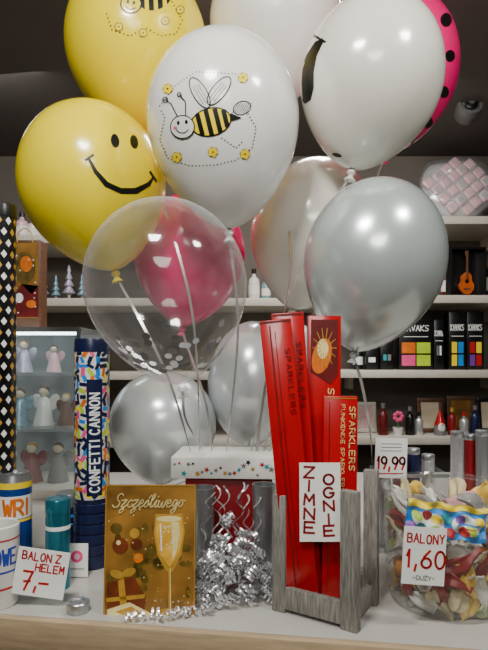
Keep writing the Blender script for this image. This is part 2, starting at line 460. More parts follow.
def flower(d, x, y, r, mi, mo):
    for k in range(5):
        d.ell(x+r*.6*math.cos(k*2*PI/5), y+r*.6*math.sin(k*2*PI/5), r*.45, r*.45, mi, n=10)
    d.ell(x, y, r*.25, r*.25, mo, n=8)
def dots(d, pts, r, mi, step=4.2):
    acc = 0
    for (x0, y0), (x1, y1) in zip(pts, pts[1:]):
        l = math.hypot(x1-x0, y1-y0); s = acc
        while s < l:
            d.ell(x0+(x1-x0)*s/l, y0+(y1-y0)*s/l, r, r, mi, n=6); s += step
        acc = s-l
LID = .985  # depth where ribbons meet the gift box
t, bv, *_ = balloon('bright yellow balloon printed with a bee and small flowers, cut off by photo top', 137, 46, 71, 1.2, -4, M['yellow'], ribbon=[(190, 300, 1.1), (200, 456, LID)])
d = Dec(bvh_proj(bv), 4)
d.ell(155, -2, 17, 12, 0, -20); d.ell(131, 4, 11, 10, 0, 0); d.ell(131, 4, 9.5, 8.5, 1, 0)
for x in (146, 155, 164): d.poly([(x-2, -14), (x+2, -14), (x+3, 11), (x-1, 12)], 1, 1)
d.ell(128, 2, 1.3, 1.8, 0, lay=3); d.ell(134, 3, 1.3, 1.8, 0, lay=3); d.line([(126, 7), (130, 10), (136, 8)], 1, 0, 3)
dots(d, [(172, 2), (182, 20), (176, 34), (160, 36), (146, 28), (130, 36), (112, 30), (106, 12)], .9, 0)
for x, y in ((119, 27), (165, 21), (180, 10), (143, 33)): flower(d, x, y, 4.5, 2, 0); d.ring(x, y, 4, 4, .7, 0, n=10, lay=3)
d.build('print', [M['black'], M['yellow'], M['ink_yellow']], t)
t, bv, *_ = balloon('yellow balloon with black smiling face, on the left', 93, 183, 73, 1.08, -14, M['yellow'], b=1.25, ribbon=[(165, 370, 1.03), (192, 456, LID)])
d = Dec(bvh_proj(bv), 4)
d.ell(115, 141, 4.2, 7, 0, -10); d.ell(134, 142, 4, 7, 0, -10)
up = [(90, 158), (97, 170), (108, 182), (121, 188), (135, 188), (148, 182), (153, 176)]
lo = [(154, 178), (150, 186), (137, 194), (121, 194), (105, 187), (94, 173), (88, 160)]
d.poly(up+lo, 0); d.line([(86, 160), (93, 155)], 2.4, 0); d.line([(150, 172), (156, 181)], 2.4, 0)
d.build('print', [M['black']], t)
t, bv, *_ = balloon('large white balloon printed with a striped bee and yellow flowers', 223, 119, 77, .98, -3, M['white'], a=1.1, b=1.45, ribbon=[(238, 330, 1.03), (226, 456, LID)])
d = Dec(bvh_proj(bv), 3)
def wing(cx, cy, rx, ry, rot):
    d.ell(cx, cy, rx, ry, 1, rot, 0); d.ring(cx, cy, rx, ry, 1.1, 0, rot, 2)
    c, s = math.cos(D(rot)), math.sin(D(rot))
    for o_ in (-.4, 0, .4): d.line([(cx+rx*.7*c-o_*ry*s, cy+rx*.7*s+o_*ry*c), (cx-rx*.5*c-o_*ry*s, cy-rx*.5*s+o_*ry*c)], .5, 0, 2)
wing(200, 93, 17, 7, 60); wing(219, 91, 17, 7, 128)
d.ell(211, 122, 21, 14.5, 0, -14, 1); d.ell(211, 122, 19.5, 13, 2, -14, 2)
for q in (-11, -2, 7, 15):
    c, s = math.cos(D(-14)), math.sin(D(-14)); hh = 13*math.sqrt(1-(q/20.5)**2)
    d.poly([(211+(q-2.6)*c+hh*s, 122+(q-2.6)*s-hh*c), (211+(q+2.2)*c+hh*s, 122+(q+2.2)*s-hh*c), (211+(q+2.2)*c-hh*s, 122+(q+2.2)*s+hh*c), (211+(q-2.6)*c-hh*s, 122+(q-2.6)*s+hh*c)], 0, 3)
d.ell(183, 127, 12.5, 12, 0, 0, 4); d.ell(183, 127, 11.3, 10.8, 1, 0, 5)
d.ell(179, 123, 1.4, 2.2, 0, 0, 6); d.ell(187, 122, 1.4, 2.2, 0, 0, 6); d.line(arc(183, 128, 6, 5, 20, 160, 8), 1, 0, 6); d.ell(176, 128, 2, 1.6, 3, 0, 6)
d.line([(178, 116), (172, 104), (166, 100)], .9, 0, 6); d.line([(186, 115), (186, 102), (180, 95)], .9, 0, 6)
d.ring(166, 100, 2.5, 2.5, .9, 0, lay=6); d.ring(180, 95, 2, 2, .9, 0, lay=6)
d.poly([(230, 113), (242, 118), (231, 121)], 0, 3); d.ring(242, 108, 9, 6.5, .9, 0, -20)
for q in range(-3, 4): d.line([(242+q*2.2-3, 113), (242+q*2.2+3, 103)], .5, 0)
dots(d, [(248, 114), (256, 128), (252, 148), (236, 160), (215, 165), (190, 166), (168, 158), (160, 140), (165, 118), (160, 108)], .8, 0, 3.6)
dots(d, [(222, 138), (236, 148), (244, 140)], .8, 0, 3.6); dots(d, [(160, 106), (176, 85), (196, 72), (236, 74)], .7, 0, 3.6)
for x, y in ((243, 78), (168, 89), (177, 157), (213, 152), (245, 154)): flower(d, x, y, 5, 2, 0); d.ring(x, y, 5, 5, .6, 0, n=12)
d.build('print', [M['black'], M['white'], M['ink_yellow'], M['rose']], t)
tc, bvc, CC, RC, MC = balloon('transparent balloon with silver confetti discs inside, in front of the pink one', 166, 284, 82, .85, -9, M['clear'], a=1.05, b=1.26, ribbon=[(186, 420, .93), (206, 456, LID-.02)])
balloon('plain magenta balloon seen through the transparent confetti balloon', 190, 255, 56, 1.26, 6, M['pink'], ribbon=[(205, 400, 1.06), (212, 456, LID)])
balloon('plain white balloon at the top, behind the white bee balloon', 275, 22, 66, 1.25, 4, M['white'], ribbon=[(285, 200, 1.1), (288, 290, 1.03), (250, 456, LID)])
t, bv, *_ = balloon('cream white balloon with a black printed mouth corner on its left edge', 371, 80, 71, .98, 12, M['creamy'], a=1.18, b=1.3, ribbon=[(318, 230, 1.0), (288, 300, 1.01), (268, 370, 1.0), (256, 456, LID)])
d = Dec(bvh_proj(bv), 3)
d.poly([(323, 38), (315, 42), (307, 54), (301, 68), (300, 84), (301, 98), (305, 104), (311, 100), (314, 88), (314, 72), (317, 56), (323, 43)], 0)
d.line([(313, 35), (325, 42)], 2.4, 0); d.ell(337, 155, 5, 2, 0, 15)
d.build('print', [M['black']], t)
t, bv, *_ = balloon('magenta balloon with black spots behind the white one at top right', 398, 72, 59, 1.24, 9, M['pink'], a=1.3, b=1.4, ribbon=[(350, 250, 1.12), (300, 380, 1.04), (268, 456, LID)])
d = Dec(bvh_proj(bv), 3)
for x, y, r in ((446, 20, 7), (450, 56, 6), (444, 92, 6), (428, 122, 6), (436, -12, 8), (400, 20, 8), (380, 80, 8), (410, 70, 8), (412, 140, 5)): d.ell(x, y, r*.8, r, 0)
d.build('print', [M['black']], t)
balloon('plain white balloon between the bee balloon and the silver one', 312, 232, 62, 1.18, 14, M['creamy'], a=1.2, b=1.3, ribbon=[(292, 360, 1.08), (262, 456, LID)])
balloon('shiny silver grey balloon at right, above the sparkler boxes', 374, 260, 71, .95, 12, M['silver'], a=1.16, b=1.34, ribbon=[(362, 385, .95), (371, 440, .95), (372, 500, .95), (372, 562, .95)])
balloon('pearly white balloon low at left, behind the gift box', 163, 424, 54, 1.15, 4, M['pearl'], a=1.0, b=1.15, ribbon=[(190, 478, 1.08), (186, 456, LID+.01)])
balloon('tall pearly white balloon just above the gift box, in front of its twin', 252, 384, 45, 1.2, 3, M['pearl'], a=1.42, b=1.45, ribbon=[(246, 464, 1.06), (242, 456, LID+.01)])
balloon('pearly white balloon behind the red sparkler boxes', 288, 376, 44, 1.46, 4, M['pearl'], a=1.25, b=1.3, ribbon=[(270, 440, 1.12), (248, 456, LID+.01)])

bm = NB(); lathe(bm, [(0, .0002), (.006, .0002), (.006, -.0002), (0, -.0002)], (0, 0, 0), None, 16)
proto = solo('confetti_disc', bm, M['discfoil'], 'small round silver confetti disc inside the transparent balloon', 'confetti', (0, 0, 0), 'confetti discs in the clear balloon')
first = True
for i in range(54):
    tt = random.uniform(.56, .86); ph = random.uniform(0, 2*PI)
    if i < 7: tt = random.uniform(.47, .56); ph = random.uniform(PI*1.05, PI*1.95)
    r = prof_r(tt)*RC*.985; z = -1.26*RC*tt
    lp = Vector((r*math.cos(ph), r*math.sin(ph), z))
    sl = (prof_r(tt+.02)-prof_r(tt))/(.02*1.26)
    nn = Vector((math.cos(ph), math.sin(ph), sl)).normalized()
    wp = CC+MC@(lp-nn*.0012)
    o = proto if first else proto.copy()
    if not first: COL.objects.link(o)
    first = False
    o.location = wp
    o.rotation_euler = (MC@nn).to_track_quat('Z', 'Y').to_euler()

# ------------------------------------------------------------------ gift box holding the ribbons
gy = .95
c = P(229, 520, gy)
gb = thing('gift_box', 'dark red gift box with white star patterned lid, ribbons tied on top', 'box', (c.x, gy+.03, CT))
ztop = P(0, 455, gy).z; zl = P(0, 476, gy).z; wl = 110*gy/F
bm = NB(); obox(bm, (c.x, gy+.035, (CT+zl)/2), (wl*.78, .10, zl-CT), None, .002); part('body', bm, M['darkred'], gb)
Ml = R3(D(-3), 'Z')
cl = Vector((c.x, gy+.035, (ztop+zl)/2))
bm = NB(); obox(bm, cl, (wl, .12, ztop-zl), Ml, .002); lid = part('lid', bm, M['paper'], gb)
k = gy/F
d = Dec(flat_proj(cl, Ml, 110, 21, .12, k), 10, .0004, .0001)
random.seed(4)
for i in range(24):
    d.star(4+i*4.5, random.uniform(4, 17), random.uniform(1.8, 3.8), (0, 1, 3, 0, 2, 4)[i % 6], random.uniform(0, 2))
d.build('print', [M['ink_grey'], M['ink_red'], M['black'], M['tealink'], M['gold']], lid)
def cup(px, Y, top, label):
    c = P(px, 0, Y); h = P(0, top, Y).z-CT
    bm = NB(); lathe(bm, [(0, 0), (.014, 0), (.016, .004), (.019, h), (.0175, h), (.0145, .006), (0, .006)], (c.x, Y, CT), None, 28)
    return solo('tumbler', bm, M['steel'], label, 'cup', (c.x, Y, CT), 'metallic tumblers in front of the gift box')
cup(203, .885, 487, 'tall silver tumbler behind champagne card, left of the red box')
cup(264, .885, 484, 'tall silver tumbler behind the curled ribbon heap, right of the red box')

# ------------------------------------------------------------------ silver curling ribbon heap
random.seed(11)
hc = P(234, 0, .815); hc.z = CT
bm = NB()
def curl(p, dirv, rad, turns, pitch, w_):
    a = dirv.cross(Vector((.3, 1, .2))).normalized(); b = dirv.cross(a)
    n = int(turns*14); pts = []; sd = []
    bend = Vector((random.uniform(-1, 1), random.uniform(-1, 1), random.uniform(-1, .4)))*.004
    for s in range(n+1):
        w = 2*PI*s/14; u = s/14-turns/2
        q = p+dirv*(pitch*u)+bend*(u*u*.5)+(a*math.cos(w)+b*math.sin(w))*rad
        q.z = max(q.z, CT+.003); pts.append(q); sd.append(dirv)
    strip(bm, pts, w_, sd)
for i in range(150):   # mound: tall in the middle, thin at the rim
    th = random.uniform(0, 2*PI); q_ = math.sqrt(random.random())
    top = .105*(1-q_**1.6)+.016
    p = Vector((hc.x+.064*q_*math.cos(th), hc.y+.046*q_*math.sin(th), CT+.008+top*random.random()**.8))
    dirv = Vector((random.uniform(-1, 1), random.uniform(-.6, .6), random.uniform(-.8, .8))).normalized()
    curl(p, dirv, random.uniform(.0035, .009), random.uniform(1.8, 4.5), random.uniform(.003, .0075), .003)
for i in range(9):     # long curls hanging from the gift box down into the mound
    x0 = hc.x+random.uniform(-.04, .035); z0 = CT+random.uniform(.125, .165); y0 = hc.y+.03+random.uniform(0, .03)
    pts = []
    for s in range(44):
        u = s/43
        pts.append(Vector((x0+.006*math.sin(u*24+i)+u*.03*math.sin(i*2.1), y0-.045*u+.006*math.cos(u*24+i), max(CT+.003, z0-u*(z0-CT)*.9))))
    strip(bm, pts, .003, Vector((.9, .4, 0)), 0, .2)
for i in range(9):     # single curls that roll onto the counter, some before the card
    p = Vector((hc.x-.03-.013*i+random.uniform(-.006, .006), hc.y-.05-.006*min(i, 4)+random.uniform(-.006, .004), CT+.009))
    curl(p, Vector((random.uniform(-1, -.4), random.uniform(-.6, .6), 0)).normalized(), random.uniform(.004, .008), random.uniform(1.5, 3), random.uniform(.006, .010), .003)
solo('curling_ribbon', bm, M['foil'], 'shiny heap of silver curling ribbon beside the champagne card', 'ribbon', (hc.x, hc.y, CT))

# ------------------------------------------------------------------ champagne greeting card
t, pj = card('greeting_card', 'golden brown greeting card with champagne glass, standing at the counter front', 'card', 150, 552, .765, 91, 133, M['amber'], back=4, th=.0016)
d = Dec(pj, 12, .0003, .00012)
for i in range(34): d.ell(random.uniform(6, 85), random.uniform(34, 112), random.uniform(2, 7), random.uniform(2, 7), (6, 3, 6, 7)[i % 4] if i % 7 == 0 else 6, 0, 0, 14)
for i in range(44): d.ell(random.uniform(4, 86), random.uniform(30, 120), .7, .7, random.choice((1, 3)), 0, 1, 8)
x, y, s, r = 65, 66, 1.62, -1
c_, s_ = math.cos(D(r)), math.sin(D(r))
T_ = lambda a_, b_: (x+s*(a_*c_-b_*s_), y+s*(a_*s_+b_*c_))
d.poly([T_(*q) for q in [(-8.4, -23), (8.4, -23), (9.6, -12), (7.4, 2), (1.8, 12), (-1.8, 12), (-7.4, 2), (-9.6, -12)]], 3, 2)
d.poly([T_(*q) for q in [(-7.8, -20), (7.8, -20), (8.6, -12), (6.2, 1), (0, 9), (-6.2, 1), (-8.6, -12)]], 0, 3)
d.poly([T_(a_, b_) for a_, b_ in arc(0, -20, 7.8, 1.8, 0, 340, 14)], 1, 4)
d.poly([T_(*q) for q in [(1.5, -18), (6, -18), (6.6, -11), (4.2, 1), (1.8, 5)]], 1, 4)
d.line([T_(-5.4, -17), T_(-4.8, -1)], 1.4, 4, 5)
d.line([T_(0, 10), T_(0, 35)], 2.6, 3, 3); d.line([T_(.5, 10), T_(.5, 35)], .8, 1, 4); d.poly([T_(a_, b_) for a_, b_ in arc(0, 36, 9, 2.2, 0, 340, 14)], 3, 3)
for j in range(16): d.ell(*T_(random.uniform(-5, 5), random.uniform(-16, 2)), .7, .7, 4, 0, 5, 6)
d.poly([(3, 96), (30, 90), (42, 110), (40, 130), (4, 130)], 7, 3); d.poly([(14, 94), (20, 92), (25, 130), (18, 130)], 3, 4); d.poly([(3, 111), (41, 107), (41, 111), (3, 115)], 3, 4)
d.ell(13, 88, 7, 4, 3, 20, 4); d.ell(25, 86, 7, 4, 3, -20, 4)
d.ell(16, 60, 8, 8, 7, 0, 3); d.ell(30, 48, 5, 5, 3, 0, 3); d.ell(14, 57, 2.4, 2.4, 1, 0, 4); d.ell(34, 72, 5, 5, 5, 0, 3); d.ell(33, 71, 2.5, 2.5, 3, 0, 4)
d.script('Szczęśliwego', 7, 9, 8.6, 13, 1.15, 1, 8)
d.poly([(4, 122), (26, 115), (48, 126), (50, 131), (4, 131)], 1, 5); d.poly([(12, 124), (28, 119), (42, 128), (26, 130)], 3, 6)
d.line([(1, 1), (90, 1), (90, 132), (1, 132), (1, 1)], .7, 3)
d.build('picture', [M['champ'], M['champlight'], M['maroon'], M['gold'], M['ink_white'], M['orange'], M['olive'], M['russet']], t)

# ------------------------------------------------------------------ grey wooden holder with sparkler boxes
A = Vector((.050, .772, 0)); B = Vector((.136, .716, 0)); Cc = Vector((.180, .792, 0)); Dd = A+Cc-B
cen = (A+B+Cc+Dd)/4; ex = (B-A).normalized(); angc = math.atan2(ex.y, ex.x); MC2 = R3(angc, 'Z')
wx = (B-A).length; wy = (Cc-B).length
wh = thing('wooden_holder', 'weathered grey wooden crate holder with upright posts, full of red boxes', 'holder', (cen.x, cen.y, CT))
for q, hh, rz, wd in ((A, .160, 2, .020), (B, .178, -4, .024), (Cc, .190, 3, .020), (Dd, .172, -2, .022)):
    bm = NB(); obox(bm, (q.x, q.y, CT+hh/2), (wd, .013, hh), R3(angc+D(rz), 'Z'), .0018); part('post', bm, M['greywood'], wh)
for q0, q1, zz, hh in ((A, B, .020, .030), (Dd, Cc, .024, .036), (A, Dd, .018, .026), (B, Cc, .018, .026)):
    m_ = (q0+q1)/2; l = (q1-q0).length-.016; a_ = math.atan2((q1-q0).y, (q1-q0).x)
    bm = NB(); obox(bm, (m_.x, m_.y, CT+zz), (l, .010, hh), R3(a_, 'Z'), .0015); part('slat', bm, M['greywood'], wh)
bm = NB(); obox(bm, (cen.x, cen.y, CT+.007), (wx-.012, wy-.012, .01), MC2); part('floor_board', bm, M['greywood'], wh)

def sparkler(label, b, tp, Y, wpx, style):
    k = Y/F
    p0 = P(b[0], 0, Y); p1 = P(tp[0], tp[1], Y); p0.z = CT+.0135+abs(tp[0]-b[0])/220*.045*.5
    ax = (p1-p0); Ln = ax.length; roll = math.atan2(ax.x, ax.z)
    Mx = R3(roll, 'Y'); c = (p0+p1)/2
    t = thing('sparkler_box', label, 'box', p0, 'red sparkler boxes in the grey holder')
    w = wpx*k; th = .013
    bm = NB(); obox(bm, c, (w, th, Ln), Mx, .0008); part('carton', bm, M['red'], t)
    H = Ln/k
    d = Dec(flat_proj(c, Mx, wpx, H, th, k), 30, .0003, .00012)
    if style == 'photo':
        d.poly([(3, 4), (wpx-3, 4), (wpx-3, 58), (wpx-10, 68), (3, 56)], 2)
        d.ell(wpx*.42, 40, wpx*.28, 18, 3, 15); d.ell(wpx*.45, 33, wpx*.17, 10, 4, 0, 5)
        for i in range(14):
            a_ = i*2*PI/14; d.line([(wpx/2+4*math.cos(a_), 32+6*math.sin(a_)), (wpx/2+12*math.cos(a_), 32+20*math.sin(a_))], .7, 1, 6)
        d.write('SPARKLERS', wpx*.8, 72, 6, 6, 1.0, 4, .4, 5, 90)
    elif style == 'text':
        d.write('SPARKLERS', wpx*.92, 10, 5.2, 5.5, .9, 4, .4, 5, 90)
        d.write('FUNKENDE SPARKLERS', wpx*.62, 8, 3.6, 3.6, .6, 4, .4, 5, 90)
        d.line([(6, 6), (6, H-6)], .7, 2); d.line([(1.5, 2), (wpx-1.5, 2)], .8, 1)
    else:
        d.write('SPARKLERS', wpx*.86, 30, 5, 4.5, .8, 2, .5, 5, 90)
        d.line([(wpx*.3, 6), (wpx*.3, H-10)], 1.4, 2); d.line([(wpx*.45, 12), (wpx*.45, H-30)], .7, 2); d.rect(1, 1, wpx-1, 3, 2)
    d.build('print', [M['red'], M['gold'], M['maroon'], M['orange'], M['champlight']], t)
sparkler('tall red sparkler box leaning left, frontmost of the leaning pair', (303, 0), (275, 320), .772, 31, 'plain')
sparkler('tall red sparkler box leaning left, behind the other leaning box', (306, 0), (287, 313), .795, 32, 'plain')
sparkler('tall red sparkler box with orange firework picture at its top', (322, 0), (324, 316), .812, 33, 'photo')
sparkler('shorter red sparkler box with small pale lettering, behind the red lettered sign', (338, 0), (340, 396), .786, 34, 'text')
t, pj = card('price_sign', 'white handwritten sign reading ZIMNE OGNIE in red on the sparkler boxes', 'sign', 320, 502, .762, 41, 78, M['paper'], roll=0, back=3)
d = Dec(pj, 20, .0003)
for ch, y in zip('ZIMNE', (4, 17.5, 31, 45, 58.5)): d.write(ch, 5 if ch != 'I' else 8, y, 10 if ch != 'I' else 9, 10.5, 2.3, 0, rot=3)
for ch, y in zip('OGNIE', (12, 25, 38, 51, 62.5)): d.write(ch, 24 if ch != 'I' else 27, y, 10 if ch != 'I' else 9, 9.8, 2.3, 0, rot=-3)
d.build('lettering', [M['ink_dark']], t)

# ------------------------------------------------------------------ balloon tub on the right
tcy = .805; tcx = P(446, 0, tcy).x; TR = .0875
tub = thing('plastic_tub', 'round clear plastic tub of limp balloons at the right end', 'tub', (tcx, tcy, CT))
th = .162
bm = NB(); lathe(bm, [(0, .0), (TR*.80, 0), (TR*.9, .008), (TR*.97, .04), (TR, .09), (TR*.985, th), (TR*.985-.0018, th), (TR-.0018, .09), (TR*.97-.0018, .04), (TR*.89, .01), (0, .003)], (tcx, tcy, CT), None, 56); part('bowl', bm, M['plastic'], tub)
bm = NB(); lathe(bm, [(TR*.985-.002, th), (TR*.985+.004, th-.003), (TR*.985+.005, th+.003), (TR*.985-.001, th+.006), (TR*.985-.004, th+.002), (TR*.985-.002, th)], (tcx, tcy, CT), None, 56); part('rim', bm, M['plastic'], tub)
bal_cols = [('yellow', (232, 190, 80)), ('white', (225, 220, 208)), ('cream', (214, 196, 150)), ('pale green', (150, 165, 110)), ('pale pink', (222, 160, 165)), ('orange', (215, 140, 70)), ('red', (150, 50, 50)), ('grey', (150, 145, 140)), ('brown', (125, 90, 60))]
protos = []
for ii, (nm, cl_) in enumerate(bal_cols):
    bm = NB(); lathe(bm, [(0, .025), (.008, .0235), (.0125, .018), (.0145, .010), (.0135, 0), (.0095, -.009), (.005, -.016), (.0036, -.029), (.0056, -.032), (0, -.031)], (0, 0, 0), None, 20)
    for v in bm.verts:
        v.co.y *= .34
        v.co.y += .006*math.sin(v.co.z*110+ii)+.0025*math.sin(v.co.x*420+ii*2)
        v.co.x += .005*math.sin(v.co.z*90+ii*1.7)
    protos.append((nm, bm, mat('limp_'+nm.replace(' ', '_'), cl_, .4, 0, .12, 60)))
random.seed(23)
made = {}
wts = [0, 0, 0, 1, 1, 1, 2, 2, 3, 4, 5, 6, 7, 8]
def put_limp(p, i):
    if p[1] < .782 and p[2] > CT+.078: return None
    nm, bmx, m_ = protos[i]
    if nm not in made:
        o = solo('limp_balloon', bmx.copy(), m_, 'small limp %s balloon inside the clear plastic tub' % nm, 'balloon', (0, 0, 0), 'limp balloons in the clear tub')
        made[nm] = o
    else:
        o = made[nm].copy(); COL.objects.link(o)
    o.location = p; return o
for ly in range(7):
    zz = CT+.018+ly*.020; rr_ = (.060, .066, .069, .071, .071, .070, .066)[ly]
    for k_ in range(13):
        a_ = 2*PI*(k_+.5*(ly % 2))/13+random.uniform(-.1, .1)
        o = put_limp((tcx+rr_*math.cos(a_), tcy+rr_*math.sin(a_), zz), random.choice(wts))
        if o: o.rotation_euler = (random.uniform(-.25, .25), random.uniform(-3, 3), a_+PI/2)
    if ly >= 2:
        for k_ in range(6):
            a_ = 2*PI*k_/6+ly
            o = put_limp((tcx+.038*math.cos(a_), tcy+.038*math.sin(a_), zz), random.choice(wts))
            if o: o.rotation_euler = (1.2+random.uniform(-.5, .5), random.uniform(-.6, .6), random.uniform(0, 6))
# crumpled packet
k = .752/F; cpk = P(446, 521, .752); Mp = R3(D(8), 'Y')@R3(-D(12), 'X'); Np = Mp@Vector((0, -1, 0))
pf_ = flat_proj(cpk, Mp, 80, 34, 0, k)
def pk(u, v, off): return pf_(u, v, off)+Np*(.0022*math.sin(u*.33+v*.2)+.0016*math.sin(v*.5-u*.17))+Vector((0, 0, 1))*.0016*math.sin(u*.25)
t = thing('balloon_packet', 'crumpled blue packet of coloured balloons behind the 1,60 sign, inside tub', 'packet', pf_(40, 34, 0))
bm = NB(); g0 = []; g1 = []
for j in range(13):
    g0.append([bm.verts.new(pk(i*2.5, j*34/12, .002)) for i in range(33)]); g1.append([bm.verts.new(pk(i*2.5, j*34/12, -.002)) for i in range(33)])
for j in range(12):
    for i in range(32):
        bm.faces.new((g0[j][i], g0[j][i+1], g0[j+1][i+1], g0[j+1][i])); bm.faces.new((g1[j][i], g1[j+1][i], g1[j+1][i+1], g1[j][i+1]))
for j in range(12):
    for i in (0, 32): bm.faces.new((g0[j][i], g0[j+1][i], g1[j+1][i], g1[j][i]))
for i in range(32):
    for j in (0, 12): bm.faces.new((g0[j][i], g0[j][i+1], g1[j][i+1], g1[j][i]))
part('pouch', bm, M['sky'], t)
d = Dec(pk, 2.5, .0026, .00025)
d.poly([(0, 0), (80, 0), (80, 5), (0, 8)], 4, 1); d.ell(60, 19, 15, 10, 1, 0, 1); d.ell(22, 20, 17, 9, 1, 10, 1)
for x, y, mi in ((10, 16, 2), (20, 13, 3), (30, 18, 4), (40, 14, 5), (16, 26, 5), (28, 28, 2), (44, 27, 3), (54, 15, 6), (66, 23, 2), (73, 14, 4), (58, 26, 3), (5, 27, 6)): d.ell(x, y, 5.5, 4.5, mi, 30, 2)
d.line([(50, 20), (72, 17)], 1.6, 0, 3); d.line([(52, 24), (68, 21.5)], 1.2, 3, 3)
d.build('print', [M['sky'], M['ink_white'], M['lime'], M['ink_red'], M['ink_yellow'], M['tealink'], M['violet']], t)
t, pj = card('price_sign', 'white handwritten sign reading BALONY 1,60 on the clear tub front', 'sign', 424, 556, .714, 43, 57, M['paper'], roll=4, back=2)
d = Dec(pj, 20, .0003)
d.write('BALONY', 4, 7, 4.6, 8.5, 1.5, 0, .4, jit=.5)
d.write('1,60', 4, 23, 10.5, 17, 2.4, 0, .3)
d.write('-DUŻY-', 11, 48, 3, 4, .7, 1, .3)
d.build('lettering', [M['ink_red'], M['ink_grey']], t)

# ------------------------------------------------------------------ behind the tub: clear tray of tubes, 19,99 sign
a = P(380, 0, 1.0).x; b = P(448, 0, 1.0).x; zt = P(0, 474, 1.0).z
tr = thing('clear_tray', 'clear plastic display tray behind the tub, holding short metallic tubes', 'tray', ((a+b)/2, 1.04, CT))
bm = NB()
for c_, s_ in ((((a+b)/2, 1.0, (CT+zt)/2), (b-a, .002, zt-CT)), (((a+b)/2, 1.08, (CT+zt)/2), (b-a, .002, zt-CT)), ((a, 1.04, (CT+zt)/2), (.002, .08, zt-CT)), ((b, 1.04, (CT+zt)/2), (.002, .08, zt-CT)), (((a+b)/2, 1.04, CT+.0015), (b-a, .08, .003))): obox(bm, c_, s_)
part('walls', bm, M['plastic'], tr)
bm = NB(); obox(bm, ((a+b)/2, .9985, zt-.003), (b-a+.004, .003, .006)); part('front_lip', bm, M['steel'], tr)
def metal_tube(x, y, top, r, m, label, base=CT, mc=None):
    h = top-base
    t = thing('metallic_tube', label, 'tube', (x, y, base), 'metallic tubes behind the tub')
    bm = NB(); lathe(bm, [(0, 0), (r*.96, 0), (r, .002), (r, h-.012), (r*.9, h-.011)], (x, y, base), None, 24); part('barrel', bm, m, t)
    bm = NB(); lathe(bm, [(r*.9, h-.012), (r*1.02, h-.01), (r*1.02, h-.001), (r*.95, h), (0, h)], (x, y, base), None, 24); part('cap', bm, mc or M['steel'], t)
for i, (m_, lb) in enumerate(((M['steel'], 'short steel tube, leftmost in the clear tray'), (M['darkred'], 'short dark red tube in the clear tray'), (M['navy'], 'short navy tube in the clear tray'), (M['foil'], 'short bright silver tube, rightmost in the clear tray'))):
    metal_tube(a+.018+i*.027, 1.04, P(0, 448+6*(i % 2), 1.04).z, .0115, m_, lb, CT+.003)
metal_tube(P(457, 0, 1.1).x, 1.1, P(0, 431, 1.1).z, .0125, M['foil'], 'tall silver tube right of the clear tray')
metal_tube(P(470, 0, 1.12).x, 1.12, P(0, 434, 1.12).z, .0115, M['darkred'], 'tall dark red tube between two tall silver ones')
metal_tube(P(482, 0, 1.1).x, 1.1, P(0, 430, 1.1).z, .0125, M['steel'], 'tall grey steel tube at the right photo edge')
t, pj = card('price_sign', 'small white sign reading 19,99 in red on the clear tray', 'sign', 391, 458, .994, 32, 40, M['paper'], roll=2)
d = Dec(pj, 20, .0003)
d.write('19,99', 2.5, 19, 5.6, 12, 2.0, 0, .28)
for y in (6, 9.5, 13): d.line([(6, y), (26, y-.5)], .6, 1)
d.line([(5, 36), (28, 35)], 1.2, 0)
d.build('lettering', [M['ink_red'], M['ink_grey']], t)

